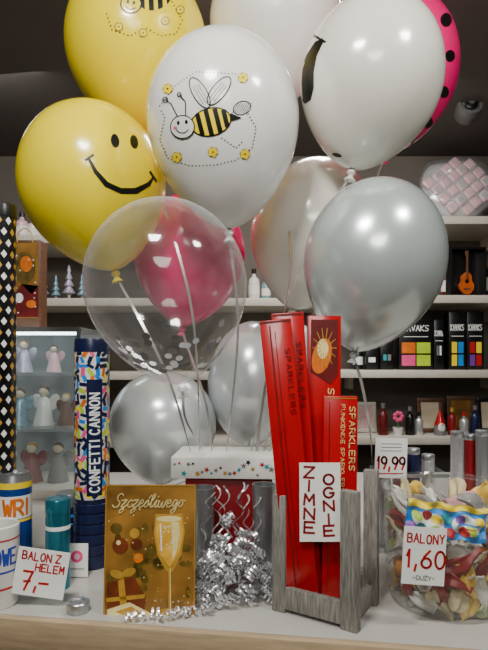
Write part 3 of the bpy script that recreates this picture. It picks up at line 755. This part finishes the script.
# ------------------------------------------------------------------ left cluster on the counter
def cannon(px, Y, top, rpx, label, style):
    R = rpx*Y/F; c = P(px, 0, Y); zt = P(0, top, Y).z; H = zt-CT; k = Y/F
    t = thing('confetti_cannon', label, 'confetti cannon', (c.x, Y, CT))
    hb = .115 if style == 'multi' else .15
    dark = M['blackbox'] if style == 'gold' else M['navy']
    if style == 'short': hb = H*.45
    bm = NB(); lathe(bm, [(R*.98, hb), (R, hb+.002), (R, H-.02), (R*.97, H-.02)], (c.x, Y, CT), None, 40)
    part('tube', bm, M['porcelain'] if style == 'multi' else dark, t)
    bm = NB(); lathe(bm, [(R*.9, H-.022), (R*1.03, H-.022), (R*1.03, H-.004), (R*.98, H), (0, H)], (c.x, Y, CT), None, 40); part('cap', bm, M['steel'] if style == 'short' else dark, t)
    pf = [(0, 0), (R*1.0, 0), (R*1.04, .004)]
    for i in range(6):
        z = .008+i*(hb-.012)/6; s = (hb-.012)/6
        pf += [(R*1.05, z), (R*1.05, z+s*.7), (R*.98, z+s*.78), (R*.98, z+s*.95)]
    pf += [(R*1.02, hb), (0, hb)]
    bm = NB(); lathe(bm, pf, (c.x, Y, CT), None, 40); part('twist_base', bm, dark, t)
    hpx = (H-hb-.02)/k
    d = Dec(cyl_proj(c, R, zt-.02, k), 3, .0002, .0001)
    circ = PI*rpx
    random.seed(5)
    if style == 'multi':
        y = 3
        while y < hpx-2:
            x = -circ+random.uniform(0, 5)
            while x < circ-3:
                a_ = random.uniform(0, PI); l, w = random.uniform(3.2, 5), random.uniform(1.5, 2.2)
                c_, s_ = math.cos(a_), math.sin(a_)
                d.poly([(x+p*l*c_-q*w*s_, y+p*l*s_+q*w*c_) for p, q in ((-1, -1), (1, -1), (1, 1), (-1, 1))], random.choice((1, 2, 3, 4, 5, 6, 6, 6)), random.choice((1, 2, 3)))
                x += random.uniform(6, 8)
            y += 6
        d.rect(-5, 28, 10, hpx-4, 6, 5)
        d.write('CONFETTI CANNON', -2, hpx-8, 4.9, 9, 1.6, 0, .42, 7, -90)
        mats = [M['ink_white'], M['ink_yellow'], M['rose'], M['sky'], M['orange'], M['lime'], M['navy']]
    elif style == 'gold':
        for j in range(int(hpx/11)):
            for i in range(-4, 5):
                x = i*9+(4.5 if j % 2 else 0); y = 6+j*11
                d.poly([(x, y-4), (x+3, y), (x, y+4), (x-3, y)], (i+j) % 2, 1)
        mats = [M['gold'], M['ink_white']]
    else:
        d.rect(-circ, 8, circ, 11, 0); d.rect(-circ, hpx-6, circ, hpx-4, 0)
        mats = [M['sky']]
    d.build('print', mats, t)
cannon(92, .945, 339, 17, 'tall confetti cannon with multicoloured shapes and vertical white lettering', 'multi')
cannon(-1, .93, 205, 16, 'tall black and gold confetti cannon at the left photo edge', 'gold')
cannon(70, 1.0, 492, 13, 'short navy confetti tube with steel cap, left of the tall colourful cannon', 'short')
cannon(114, 1.03, 490, 12, 'short navy confetti tube with steel cap, between tall cannon and champagne card', 'short')

def vessel(px, Y, top, rpx, label, name, cat):
    R = rpx*Y/F; c = P(px, 0, Y); H = P(0, top, Y).z-CT; k = Y/F
    return thing(name, label, cat, (c.x, Y, CT)), R, c, H, k
t, R, c, H, k = vessel(-4, .795, 523, 22, 'white mug with blue lettering at the lower left edge', 'mug', 'mug')
bm = NB(); lathe(bm, [(0, 0), (R*.92, 0), (R, .004), (R, H-.002), (R-.002, H), (R-.004, H-.002), (R-.004, .006), (0, .006)], (c.x, c.y, CT), None, 40); part('body', bm, M['porcelain'], t)
bm = NB(); tube(bm, [(c.x-R*.96, c.y, CT+H*.8), (c.x-R-.018, c.y, CT+H*.76), (c.x-R-.026, c.y, CT+H*.5), (c.x-R-.018, c.y, CT+H*.25), (c.x-R*.96, c.y, CT+H*.2)], .0045, 8); part('handle', bm, M['porcelain'], t)
d = Dec(cyl_proj(c, R, CT+H, k), 2, .0002)
d.write('OWE', -2, 22, 6, 15, 2.4, 0, .35); d.line([(-16, 60), (30, 60)], 2, 1); d.line([(-16, 13), (30, 13)], 1.5, 1); d.line([(-6, 44), (22, 44)], 2, 0)
d.build('print', [M['ink_blue'], M['ink_red']], t)
t, R, c, H, k = vessel(14, .905, 472, 17, 'blue and white drink can with a yellow top band behind the mug', 'drink_can', 'can')
bm = NB(); lathe(bm, [(0, .003), (R*.75, 0), (R*.8, .001), (R, .008), (R, H-.012), (R*.84, H-.003), (R*.84, H), (R*.78, H), (R*.76, H-.003), (0, H-.003)], (c.x, c.y, CT), None, 40); part('body', bm, M['steel'], t)
d = Dec(cyl_proj(c, R, CT+H, k), 3, .0002)
hp_ = H/k
circ = PI*17
d.rect(-circ, 8, circ, 14, 0, 0); d.rect(-circ, 14, circ, 21, 1, 0); d.rect(-circ, 21, circ, 43, 3, 0); d.rect(-circ, 43, circ, hp_-6, 1, 0)
d.write('WRI', -10, 24.5, 8, 15, 2.8, 2, .3, 3); d.line([(-circ, 45), (circ, 45)], 2.4, 0, 2)
d.build('print', [M['ink_yellow'], M['canblue'], M['orange'], M['ink_white']], t)
t, R, c, H, k = vessel(58, .852, 498, 12, 'teal metallic tube standing behind the helium balloon sign', 'party_tube', 'tube')
bm = NB(); lathe(bm, [(0, 0), (R, 0), (R, H-.02)], (c.x, c.y, CT), None, 36); part('barrel', bm, M['teal'], t)
bm = NB(); lathe(bm, [(R*.9, H-.021), (R*1.03, H-.021), (R*1.03, H-.002), (R*.97, H), (0, H)], (c.x, c.y, CT), None, 36); part('cap', bm, M['teal'], t)
d = Dec(cyl_proj(c, R, CT+H, k), 3, .0002)
d.rect(-37, 26, 37, 30, 0); d.rect(-37, 55, 37, 58, 1)
d.build('print', [M['ink_white'], M['foil']], t)
t, pj = card('gift_tag', 'small white card with a pink round spot, right of the teal tube', 'card', 77, 560, .888, 22, 33, M['paper'], back=2)
d = Dec(pj, 10, .0003); d.ell(11, 13, 6, 6, 0); d.ell(11, 13, 3, 3, 1); d.line([(4, 25), (18, 25)], .8, 2)
d.build('print', [M['rose'], M['palepink'], M['ink_grey']], t)
t, pj = card('price_sign', 'white handwritten sign reading BALON Z HELEM 7,- leaning on the teal tube', 'sign', 41, 573, .785, 52, 46, M['paper'], roll=8, back=6)
d = Dec(pj, 20, .0003)
d.write('BALON Z', 5, 4, 4.4, 7.5, 1.5, 0, .4, jit=.3); d.write('HELEM', 20, 14.5, 4.3, 7, 1.5, 0, .4, jit=.3)
d.write('7', 9, 23, 9, 18, 2.4, 0); d.write(',', 21, 24, 8, 15, 2.4, 0); d.line([(26, 33), (35, 32.5)], 2.4, 0)
d.build('lettering', [M['ink_red']], t)
c = P(78, 0, .768)
t = thing('round_tin', 'small round silver tin lying on the counter in front of the cards', 'tin', (c.x, c.y, CT))
bm = NB(); lathe(bm, [(0, 0), (.0135, 0), (.015, .002), (.015, .010), (0, .010)], (c.x, c.y, CT), None, 36); part('body', bm, M['steel'], t)
bm = NB(); lathe(bm, [(.0155, .008), (.0158, .0135), (.0145, .015), (.011, .014), (.010, .0125), (0, .0125)], (c.x, c.y, CT), None, 36); part('lid', bm, M['steel'], t)

# ------------------------------------------------------------------ glass display case
x0, x1 = P(-30, 0, 1.38).x, P(80, 0, 1.38).x; y0, y1 = 1.38, 1.62; zt = P(0, 327, 1.38).z
gc = thing('display_case', 'lit glass display case of figurines at the back left of the counter', 'display case', ((x0+x1)/2, 1.5, CT))
xm = (x0+x1)/2; ym = (y0+y1)/2
bm = NB(); obox(bm, (xm, ym, CT+.012), (x1-x0, y1-y0, .024), None, .002); part('base', bm, M['shelf'], gc)
bm = NB(); obox(bm, (xm, ym, zt-.004), (x1-x0, y1-y0, .008), None, .001); part('top_pane', bm, M['glass'], gc)
for c_, s_ in (((xm, y0+.003, (CT+zt)/2+.008), (x1-x0, .005, zt-CT-.034)), ((x0+.003, ym, (CT+zt)/2+.008), (.005, y1-y0-.012, zt-CT-.034)), ((x1-.003, ym, (CT+zt)/2+.008), (.005, y1-y0-.012, zt-CT-.034))):
    bm = NB(); obox(bm, c_, s_); part('side_pane', bm, M['glass'], gc)
bm = NB(); obox(bm, (xm, y1-.004, (CT+zt)/2+.008), (x1-x0, .006, zt-CT-.034)); part('back_panel', bm, M['caseback'], gc)
for zz in (CT+.17, CT+.31):
    bm = NB(); obox(bm, (xm, ym, zz), (x1-x0-.016, y1-y0-.02, .006)); part('glass_shelf', bm, M['glass'], gc)
for qx in (x0+.004, x1-.004):
    bm = NB(); obox(bm, (qx, y0+.002, (CT+zt)/2), (.008, .008, zt-CT-.01)); part('corner_post', bm, M['steel'], gc)
bm = NB(); obox(bm, (xm, y0+.002, zt-.006), (x1-x0, .009, .012)); part('top_rail', bm, M['steel'], gc)
bm = NB(); obox(bm, (xm, y0+.03, zt-.014), (x1-x0-.04, .012, .008)); part('light_strip', bm, M['led'], gc)

def angel(loc, s, label, m, hair):
    x, y, z = loc
    t = thing('angel_figurine', label, 'figurine', loc, 'small figurines in the display case')
    bm = NB(); lathe(bm, [(0, 0), (.018*s, 0), (.0165*s, .006*s), (.012*s, .025*s), (.0085*s, .042*s), (.004*s, .047*s), (0, .047*s)], loc, None, 20); part('gown', bm, m, t)
    bm = NB(); sphere(bm, (x, y, z+.055*s), .0085*s); part('head', bm, M['cream'], t)
    bm = NB(); sphere(bm, (x, y+.0015*s, z+.0565*s), .009*s, 1, 1, .92); part('hair', bm, hair, t)
    for q in (-1, 1):
        bm = NB(); sphere(bm, (x+q*.013*s, y+.009*s, z+.037*s), .012*s, .75, .18, 1.2, Mx=R3(q*.4, 'Y')); part('wing', bm, m, t)
fig = [(24, 'lilac angel figurine on the upper glass shelf, left', CT+.3135, 1.3, 'lilac', 'gold'), (54, 'pink angel figurine on the upper glass shelf, right', CT+.3135, 1.1, 'palepink', 'brown'),
       (20, 'aqua angel figurine on the middle glass shelf, left', CT+.1735, 1.5, 'aqua', 'brown'), (44, 'tall white angel figurine on the middle glass shelf', CT+.1735, 1.6, 'porcelain', 'brown'), (66, 'brown angel figurine on the middle glass shelf, right', CT+.1735, 1.3, 'brown', 'gold'),
       (32, 'dark red angel figurine on the case floor, left', CT+.0245, 1.6, 'darkred', 'gold'), (58, 'grey angel figurine on the case floor, right', CT+.0245, 1.6, 'ink_grey', 'brown')]
for px, lb, z, s, m_, h_ in fig:
    angel((P(px, 0, 1.48).x, 1.48, z), s, lb, M[m_], M[h_])
k = 1.45/F; c = P(25, 281, 1.45); wb, db = 31*k, .05
zb = zt+.0005; hb = P(0, 240, 1.45).z-zb
gbag = thing('gift_bag', 'brown gift bag printed with a warm winter picture, on the display case', 'bag', (c.x, 1.45, zb))
bm = NB(); obox(bm, (c.x, 1.45+db/2, zb+hb/2), (wb, db, hb), None, .002); part('body', bm, M['brown'], gbag)
bm = NB(); tube(bm, [(c.x-wb*.25, 1.449, zb+hb*.97)]+[(c.x-wb*.25*math.cos(PI*i/8), 1.449, zb+hb+.03*math.sin(PI*i/8)) for i in range(9)]+[(c.x+wb*.25, 1.449, zb+hb*.97)], .0015, 6); part('handle', bm, M['gold'], gbag)
d = Dec(flat_proj(Vector((c.x, 1.45, zb+hb/2)), Matrix.Identity(3), 31, hb/k, 0, k), 10, .0005)
d.rect(2, 3, 29, 78, 0); d.ell(15, 28, 11, 16, 5); d.ell(17, 24, 6, 8, 1, 0, 6); d.poly([(3, 60), (12, 44), (22, 54), (29, 46), (29, 77), (3, 77)], 3); d.ell(10, 58, 4, 5, 4); d.ell(22, 64, 5, 4, 1, 0, 5)
for i in range(14): d.ell(random.uniform(4, 27), random.uniform(6, 74), .8, .8, 4, 0, 7, 6)
d.build('picture', [M['amber'], M['orange'], M['champlight'], M['maroon'], M['ink_white'], M['olive']], gbag)

# ------------------------------------------------------------------ wall shelf stock, left
def tree(loc, h, label, m):
    t = thing('ornament_tree', label, 'ornament', loc, 'small glitter trees on the left shelf')
    pf = [(0, h)]
    for i in range(4):
        z1 = h-(i+.2)*h*.2; r = h*.042*(i+1.4)
        pf += [(r*.45, z1), (r, z1-h*.16), (r*.6, z1-h*.165)]
    pf += [(0, h*.1)]
    bm = NB(); lathe(bm, pf, loc, None, 20); part('cone', bm, m, t)
    bm = NB(); lathe(bm, [(0, 0), (h*.13, 0), (h*.13, h*.04), (h*.05, h*.06), (h*.05, h*.14), (0, h*.14)], loc, None, 16); part('base', bm, M['steel'], t)
for i, px in enumerate((43, 56, 69, 82)):
    h = (.15, .115, .16, .12)[i]
    tree((P(px, 0, 2.5).x, 2.5, zL1), h, ('tall lilac glitter tree, left end of the shelf row', 'short aqua glitter tree, second in the shelf row', 'tallest lilac glitter tree, third in the shelf row', 'short aqua glitter tree beside the smiling balloon')[i], (M['lilac'], M['aqua'])[i % 2])
def bottle(px, z, h, r, m, label, Y=2.5, cap=None, group=None, lab=True):
    x = P(px, 0, Y).x
    t = thing('bottle', label, 'bottle', (x, Y, z), group)
    bm = NB(); lathe(bm, [(0, 0), (r*.95, 0), (r, .004), (r, h*.6), (r*.85, h*.68), (r*.35, h*.76), (r*.35, h*.88), (0, h*.88)], (x, Y, z), None, 24); part('body', bm, m, t)
    bm = NB(); lathe(bm, [(r*.36, h*.84), (r*.42, h*.85), (r*.42, h), (0, h)], (x, Y, z), None, 20); part('cap', bm, cap or M['blackbox'], t)
    if lab:
        bm = NB(); lathe(bm, [(r*1.015, h*.18), (r*1.015, h*.48)], (x, Y, z), None, 24); part('paper_label', bm, M['paper'], t)
bottle(254, zL1, .14, .025, M['porcelain'], 'white bottle on left shelf, right of the white bee balloon')
bottle(266, zL1, .11, .02, M['aqua'], 'pale aqua bottle on left shelf beside the white one')
bottle(34, zL0, .10, .03, M['porcelain'], 'squat white bottle on the upper left shelf')
bottle(22, zL0, .12, .028, M['palepink'], 'pink bottle on the upper left shelf')
bottle(100, zL2, .16, .03, M['aqua'], 'aqua bottle on shelf behind the tall colourful cannon')
bottle(92, zL3, .18, .03, M['porcelain'], 'white bottle on the lowest left shelf')
bottle(104, zL3, .15, .028, M['darkred'], 'dark red bottle on the lowest left shelf')
bottle(308, zL2, .16, .03, M['navy'], 'navy bottle on left shelf, between balloons and sparkler boxes')

# ------------------------------------------------------------------ wall shelf stock, right
c = P(459, 179, 2.52); Rr = .158; Mx = R3(D(-10), 'X')
t = thing('wrapped_gift', 'puffy pink and white gift in shiny cellophane on the top right shelf', 'gift', (c.x, 2.52, zR0))
c.z = zR0+Rr*.98
def wob(a): return 1+.03*math.sin(3*a+.6)+.035*math.sin(5*a+2)+.02*math.sin(9*a)
def lump(bm, prof, sc):
    rings = []
    for rr_, yy in prof:
        if rr_ == 0: rings.append([bm.verts.new(c+Mx@Vector((0, yy, 0)))])
        else: rings.append([bm.verts.new(c+Mx@Vector((1.16*Rr*rr_*wob(2*PI*i/48)*sc*math.cos(2*PI*i/48), yy, Rr*rr_*wob(2*PI*i/48)*sc*math.sin(2*PI*i/48)))) for i in range(48)])
    for a_, b_ in zip(rings, rings[1:]):
        for i in range(48):
            j = (i+1) % 48
            if len(a_) == 1: bm.faces.new((a_[0], b_[i], b_[j]))
            elif len(b_) == 1: bm.faces.new((a_[i], b_[0], a_[j]))
            else: bm.faces.new((a_[i], b_[i], b_[j], a_[j]))
bm = NB(); lump(bm, ((0, -.035), (.4, -.034), (.75, -.026), (.95, -.006), (1, .012), (.85, .03), (0, .035)), .92); part('bundle', bm, M['wrapwhite'], t)
bm = NB(); st = .05
random.seed(9)
e = Vector((math.cos(D(38)), 0, math.sin(D(38)))); n_ = Vector((-e.z, 0, e.x))
for i in range(-4, 5):
    for j in range(-4, 5):
        q = e*i*st+n_*j*st+Vector((random.uniform(-.003, .003), 0, random.uniform(-.003, .003)))
        rad = math.hypot(q.x/1.16, q.z)
        if rad < Rr*.84:
            # squarish quilted pillow
            vs = bmesh.ops.create_cube(bm, size=1)['verts']
            es = set(); fs = set()
            for v in vs:
                v.co = Vector((v.co.x*.047, v.co.y*.022, v.co.z*.047)); es.update(v.link_edges); fs.update(v.link_faces)
            for f in fs: f.material_index = 0 if (i*2+j) % 3 else 1
            rb = bmesh.ops.bevel(bm, geom=list(es), offset=.010, segments=3, profile=.5, affect='EDGES')
            allv = set(v for f in rb['faces'] for v in f.verts) | set(v for v in vs if v.is_valid)
            off = c+Mx@(q+Vector((0, -.031+.028*(rad/Rr)**3, 0))); RR = Mx@R3(-D(38), 'Y')
            for v in allv: v.co = off+RR@v.co
part('quilting', bm, [M['palepink'], M['wrapwhite']], t)
bm = NB(); lump(bm, ((0, -.056), (.35, -.052), (.7, -.05), (.92, -.03), (1.04, 0), (1, .03), (0, .05)), .95)
random.seed(3)
for v in bm.verts: v.co += Vector((random.uniform(-.004, .004), random.uniform(-.005, .005), random.uniform(-.004, .004)))
part('cellophane', bm, M['glass'], t)
k = 2.45/F; c = P(468, 0, 2.45); wb = 34*k; hb = .215
t = thing('guitar_case', 'black open display box around the miniature guitar', 'display box', (c.x, 2.48, zR1))
bm = NB(); obox(bm, (c.x, 2.505, zR1+hb/2), (wb, .008, hb)); part('back', bm, M['blackbox'], t)
for c_, s_ in (((c.x-wb/2, 2.475, zR1+hb/2), (.008, .06, hb)), ((c.x+wb/2, 2.475, zR1+hb/2), (.008, .06, hb)), ((c.x, 2.475, zR1+hb-.004), (wb-.008, .06, .008)), ((c.x, 2.475, zR1+.004), (wb-.008, .06, .008))):
    bm = NB(); obox(bm, c_, s_); part('frame_side', bm, M['blackbox'], t)
gz = zR1+.009
t = thing('miniature_guitar', 'orange brown miniature guitar in the black box on the right shelf', 'guitar', (c.x, 2.47, gz))
def pr_xz(bm, pts, y0, y1, mi=0):
    a = [bm.verts.new((x, y0, z)) for x, z in pts]; b = [bm.verts.new((x, y1, z)) for x, z in pts]; n = len(a)
    bm.faces.new(a).material_index = mi; bm.faces.new(b).material_index = mi
    for i in range(n): bm.faces.new((a[i], a[(i+1) % n], b[(i+1) % n], b[i])).material_index = mi
pts = []
for i in range(40):
    a_ = 2*PI*i/40; zz = .05-.05*math.cos(a_)
    w = .036*math.sin(PI*min(1, zz/.1))**.5*(1-.28*math.exp(-((zz-.062)/.013)**2))*(1.05-.28*(zz/.1))
    pts.append((c.x+w*(1 if math.sin(a_) >= 0 else -1)*(1 if abs(math.sin(a_)) > .01 else 0), gz+zz))
bm = NB(); pr_xz(bm, pts, 2.462, 2.482); part('body', bm, M['guitarwood'], t)
bm = NB(); lathe(bm, [(0, 0), (.009, 0), (.009, .001), (0, .001)], (c.x, 2.4615, gz+.058), R3(D(90), 'X'), 20); part('sound_hole', bm, M['blackbox'], t)
bm = NB(); obox(bm, (c.x, 2.46, gz+.122), (.008, .006, .105)); part('neck', bm, M['brown'], t)
bm = NB(); obox(bm, (c.x, 2.462, gz+.183), (.016, .006, .026), None, .002); part('headstock', bm, M['brown'], t)
bm = NB(); obox(bm, (c.x, 2.46, gz+.026), (.026, .004, .006)); part('bridge', bm, M['brown'], t)
bottle(447, zR1, .17, .026, M['maroon'], 'dark maroon bottle left of the boxed miniature guitar', 2.55)
bottle(492, zR1, .2, .03, M['blackbox'], 'black bottle right of the boxed miniature guitar', 2.55, M['ink_red'])
bottle(360, zR1, .15, .03, M['porcelain'], 'white bottle on guitar shelf, behind the silver balloon')
def swatch_box(px, wpx, hpx, cols, label, text, Y=2.45):
    k = Y/F; x = P(px, 0, Y).x; w = wpx*k; h = hpx*k
    t = thing('cosmetic_box', label, 'box', (x, Y+.04, zR2), 'black cosmetic boxes on the right shelf')
    bm = NB(); obox(bm, (x, Y+.04, zR2+h/2), (w, .08, h), None, .002); part('carton', bm, M['blackbox'], t)
    d = Dec(flat_proj(Vector((x, Y, zR2+h/2)), Matrix.Identity(3), wpx, hpx, 0, k), 20, .0006)
    if text:
        lw = wpx*.8/len(text)/1.3
        d.write(text, wpx*.1, hpx*.22, lw, hpx*.1, .9, 0, .3); d.line([(wpx*.15, hpx*.42), (wpx*.85, hpx*.42)], .6, 0)
    n = len(cols); nx = 2 if n > 2 else n
    cw = (wpx-4)/nx
    for i, ci in enumerate(cols):
        cx = 2+(i % nx)*cw; cy = hpx*.52+(i//nx)*hpx*.22
        d.rect(cx+.6, cy, cx+cw-.6, cy+hpx*.19, ci)
    d.build('print', [M['ink_white'], M['orange'], M['lime'], M['rose'], M['sky'], M['ink_yellow'], M['ink_red'], M['violet'], M['ink_grey'], M['tealink']], t)
swatch_box(416, 34, 57, [1, 2, 3, 2], 'black box with orange, lime and rose swatches on right shelf', 'KAVAKS')
swatch_box(439, 10, 50, [8, 0], 'narrow black box with grey and white swatches on right shelf', 'KAVA')
swatch_box(457.5, 17, 58, [5, 4, 5, 4], 'black box with yellow and blue swatches on right shelf', 'KAVAKS')
swatch_box(475.5, 17, 58, [6, 5, 7, 6], 'black box with red and violet swatches on right shelf', 'KAVAKS')
swatch_box(372, 12, 26, [0], 'short black box with one white swatch, left on right shelf', '')
swatch_box(387, 13, 32, [9, 8], 'short black box with teal and grey swatches on right shelf', '')
bottle(358, zR2, .12, .022, M['blackbox'], 'black bottle at the left of the swatch boxes', 2.5)
def frame(px, wpx, hpx, label, m, inner, Y=2.56):
    k = Y/F; x = P(px, 0, Y).x; w = wpx*k; h = hpx*k
    Mx = R3(D(-8), 'X'); c = Vector((x, Y, zR3+h/2*math.cos(D(8))+.0015))
    t = thing('picture_frame', label, 'picture frame', (x, Y, zR3), 'picture frames on the low right shelf')
    bw = .018
    for lx, lz, sx, sz in ((0, h/2-bw/2, w, bw), (0, -h/2+bw/2, w, bw), (-w/2+bw/2, 0, bw, h-2*bw), (w/2-bw/2, 0, bw, h-2*bw)):
        bm = NB(); obox(bm, c+Mx@Vector((lx, 0, lz)), (sx, .014, sz), Mx, .001); part('moulding', bm, m, t)
    bm = NB(); obox(bm, c+Mx@Vector((0, .003, 0)), (w-2*bw, .004, h-2*bw), Mx); part('picture', bm, inner, t)
frame(430, 26, 34, 'brown wood picture frame with pale picture on low right shelf', M['brown'], M['cream'])
frame(461, 28, 36, 'brown wood picture frame with amber picture on low right shelf', M['brown'], M['amber'])
frame(366, 20, 30, 'white picture frame with rose picture on low right shelf', M['shelf'], M['palepink'])
frame(486, 18, 34, 'dark picture frame at the right end of the low shelf', M['blackbox'], M['cream'])
for px, h, r, m_, cp_, lb in ((352, .13, .02, 'navy', None, 'navy bottle on low right shelf, left of the white frame'), (383, .14, .022, 'maroon', 'steel', 'maroon bottle with steel cap on low right shelf beside the white frame'),
        (410, .125, .02, 'blackbox', 'steel', 'black bottle with steel cap right of the pink flower ornament'), (419, .10, .018, 'foil', None, 'short silver bottle before the pale picture frame'),
        (452, .12, .018, 'darkred', 'gold', 'dark red bottle with gold cap right of the gnome toy'), (464, .10, .02, 'foil', 'ink_red', 'silver bottle with red cap before the amber frame'), (475, .13, .02, 'navy', 'steel', 'navy bottle with steel cap near right end of low shelf')):
    bottle(px, zR3, h, r, M[m_], lb, 2.47, M[cp_] if cp_ else None, None, False)
x = P(440, 0, 2.46).x; t = thing('gnome_toy', 'little gnome toy with red hat before the brown frames', 'toy', (x, 2.46, zR3))
bm = NB(); lathe(bm, [(0, 0), (.024, 0), (.027, .02), (.02, .05), (0, .055)], (x, 2.46, zR3), None, 20); part('body', bm, M['ink_grey'], t)
bm = NB(); lathe(bm, [(.024, .045), (.02, .06), (.01, .09), (0, .115)], (x, 2.46, zR3), None, 20); part('hat', bm, M['red'], t)
bm = NB(); sphere(bm, (x, 2.44, zR3+.035), .016, 1, .6, 1.3); part('beard', bm, M['ink_white'], t)
bm = NB(); sphere(bm, (x, 2.433, zR3+.05), .006); part('nose', bm, M['palepink'], t)
x = P(398, 0, 2.46).x; t = thing('flower_ornament', 'pink flower ornament in a small pot behind the 19,99 sign', 'ornament', (x, 2.46, zR3))
bm = NB(); lathe(bm, [(0, 0), (.018, 0), (.024, .035), (.02, .035), (0, .03)], (x, 2.46, zR3), None, 20); part('pot', bm, M['porcelain'], t)
bm = NB(); tube(bm, [(x, 2.46, zR3+.03), (x, 2.46, zR3+.07)], .003); part('stem', bm, M['green'], t)
bm = NB()
for i in range(7): sphere(bm, (x+.016*math.cos(i*PI*2/7), 2.455, zR3+.082+.016*math.sin(i*PI*2/7)), .01, 1, .6, 1)
part('petals', bm, M['rose'], t)

# ------------------------------------------------------------------ ceiling camera
c = P(468, 107, 2.2)
t = thing('security_camera', 'small grey security camera hanging below the ceiling at upper right', 'camera', (c.x, 2.2, CEIL))
bm = NB(); lathe(bm, [(0, 0), (.04, 0), (.042, -.012), (.03, -.02), (0, -.02)], (c.x, 2.2, CEIL), None, 32); part('mount', bm, M['camwhite'], t)
Mx = R3(D(72), 'X')
hz = c.z-.01
bm = NB(); tube(bm, [(c.x, 2.2, CEIL-.018), (c.x, 2.2, hz+.015)], .012, 14); part('stem', bm, M['camwhite'], t)
bm = NB(); lathe(bm, [(0, -.05), (.03, -.05), (.045, -.035), (.05, .02), (.046, .035), (.04, .036), (.036, .026), (0, .026)], (c.x, 2.2, hz), Mx, 32); hs = part('housing', bm, M['camwhite'], t)
cp = Vector((c.x, 2.2, hz))+Mx@Vector((0, 0, .028))
bm = NB(); lathe(bm, [(.026, -.004), (.026, .006), (.018, .012), (0, .014)], cp, Mx, 28); part('lens', bm, M['black'], hs)

# ------------------------------------------------------------------ light
def area(name, loc, size, e, target, col=(.985, .985, .92)):
    l = bpy.data.lights.new(name, 'AREA'); l.energy = e; l.size = size; l.color = col; l.shape = 'DISK'
    o = bpy.data.objects.new(name, l); COL.objects.link(o); o.location = loc
    o.rotation_euler = (Vector(target)-Vector(loc)).to_track_quat('-Z', 'Y').to_euler()
area('lamp_front', (-.25, .15, CEIL-.02), .26, 23, (-.05, 1.0, 1.25))
area('lamp_right', (.7, .35, CEIL-.02), .2, 12, (.2, 1.0, 1.2))
area('lamp_back', (.2, 1.62, CEIL-.01), .35, 17, (.15, 1.5, 0))
area('lamp_shelves', (.5, 1.95, CEIL-.01), .4, 6.5, (.5, 2.6, 1.1))
area('lamp_shelves_l', (-.9, 1.95, CEIL-.01), .4, 5, (-.8, 2.6, 1.1))
area('lamp_shop', (0, -1.0, CEIL-.02), .8, 21, (0, .9, 1.0))
W = bpy.data.worlds.new('World'); S.world = W; W.use_nodes = True
W.node_tree.nodes['Background'].inputs[0].default_value = (.95, .97, 1, 1); W.node_tree.nodes['Background'].inputs[1].default_value = .2

# ------------------------------------------------------------------ camera
cd = bpy.data.cameras.new('camera'); cam = bpy.data.objects.new('camera', cd); COL.objects.link(cam)
cam.location = (0, 0, ZC); cam.rotation_euler = (PI/2, 0, 0)
cd.sensor_fit = 'VERTICAL'; cd.sensor_height = 24; cd.lens = F/650*24; cd.shift_y = 35/650; cd.clip_start = .02
S.camera = cam
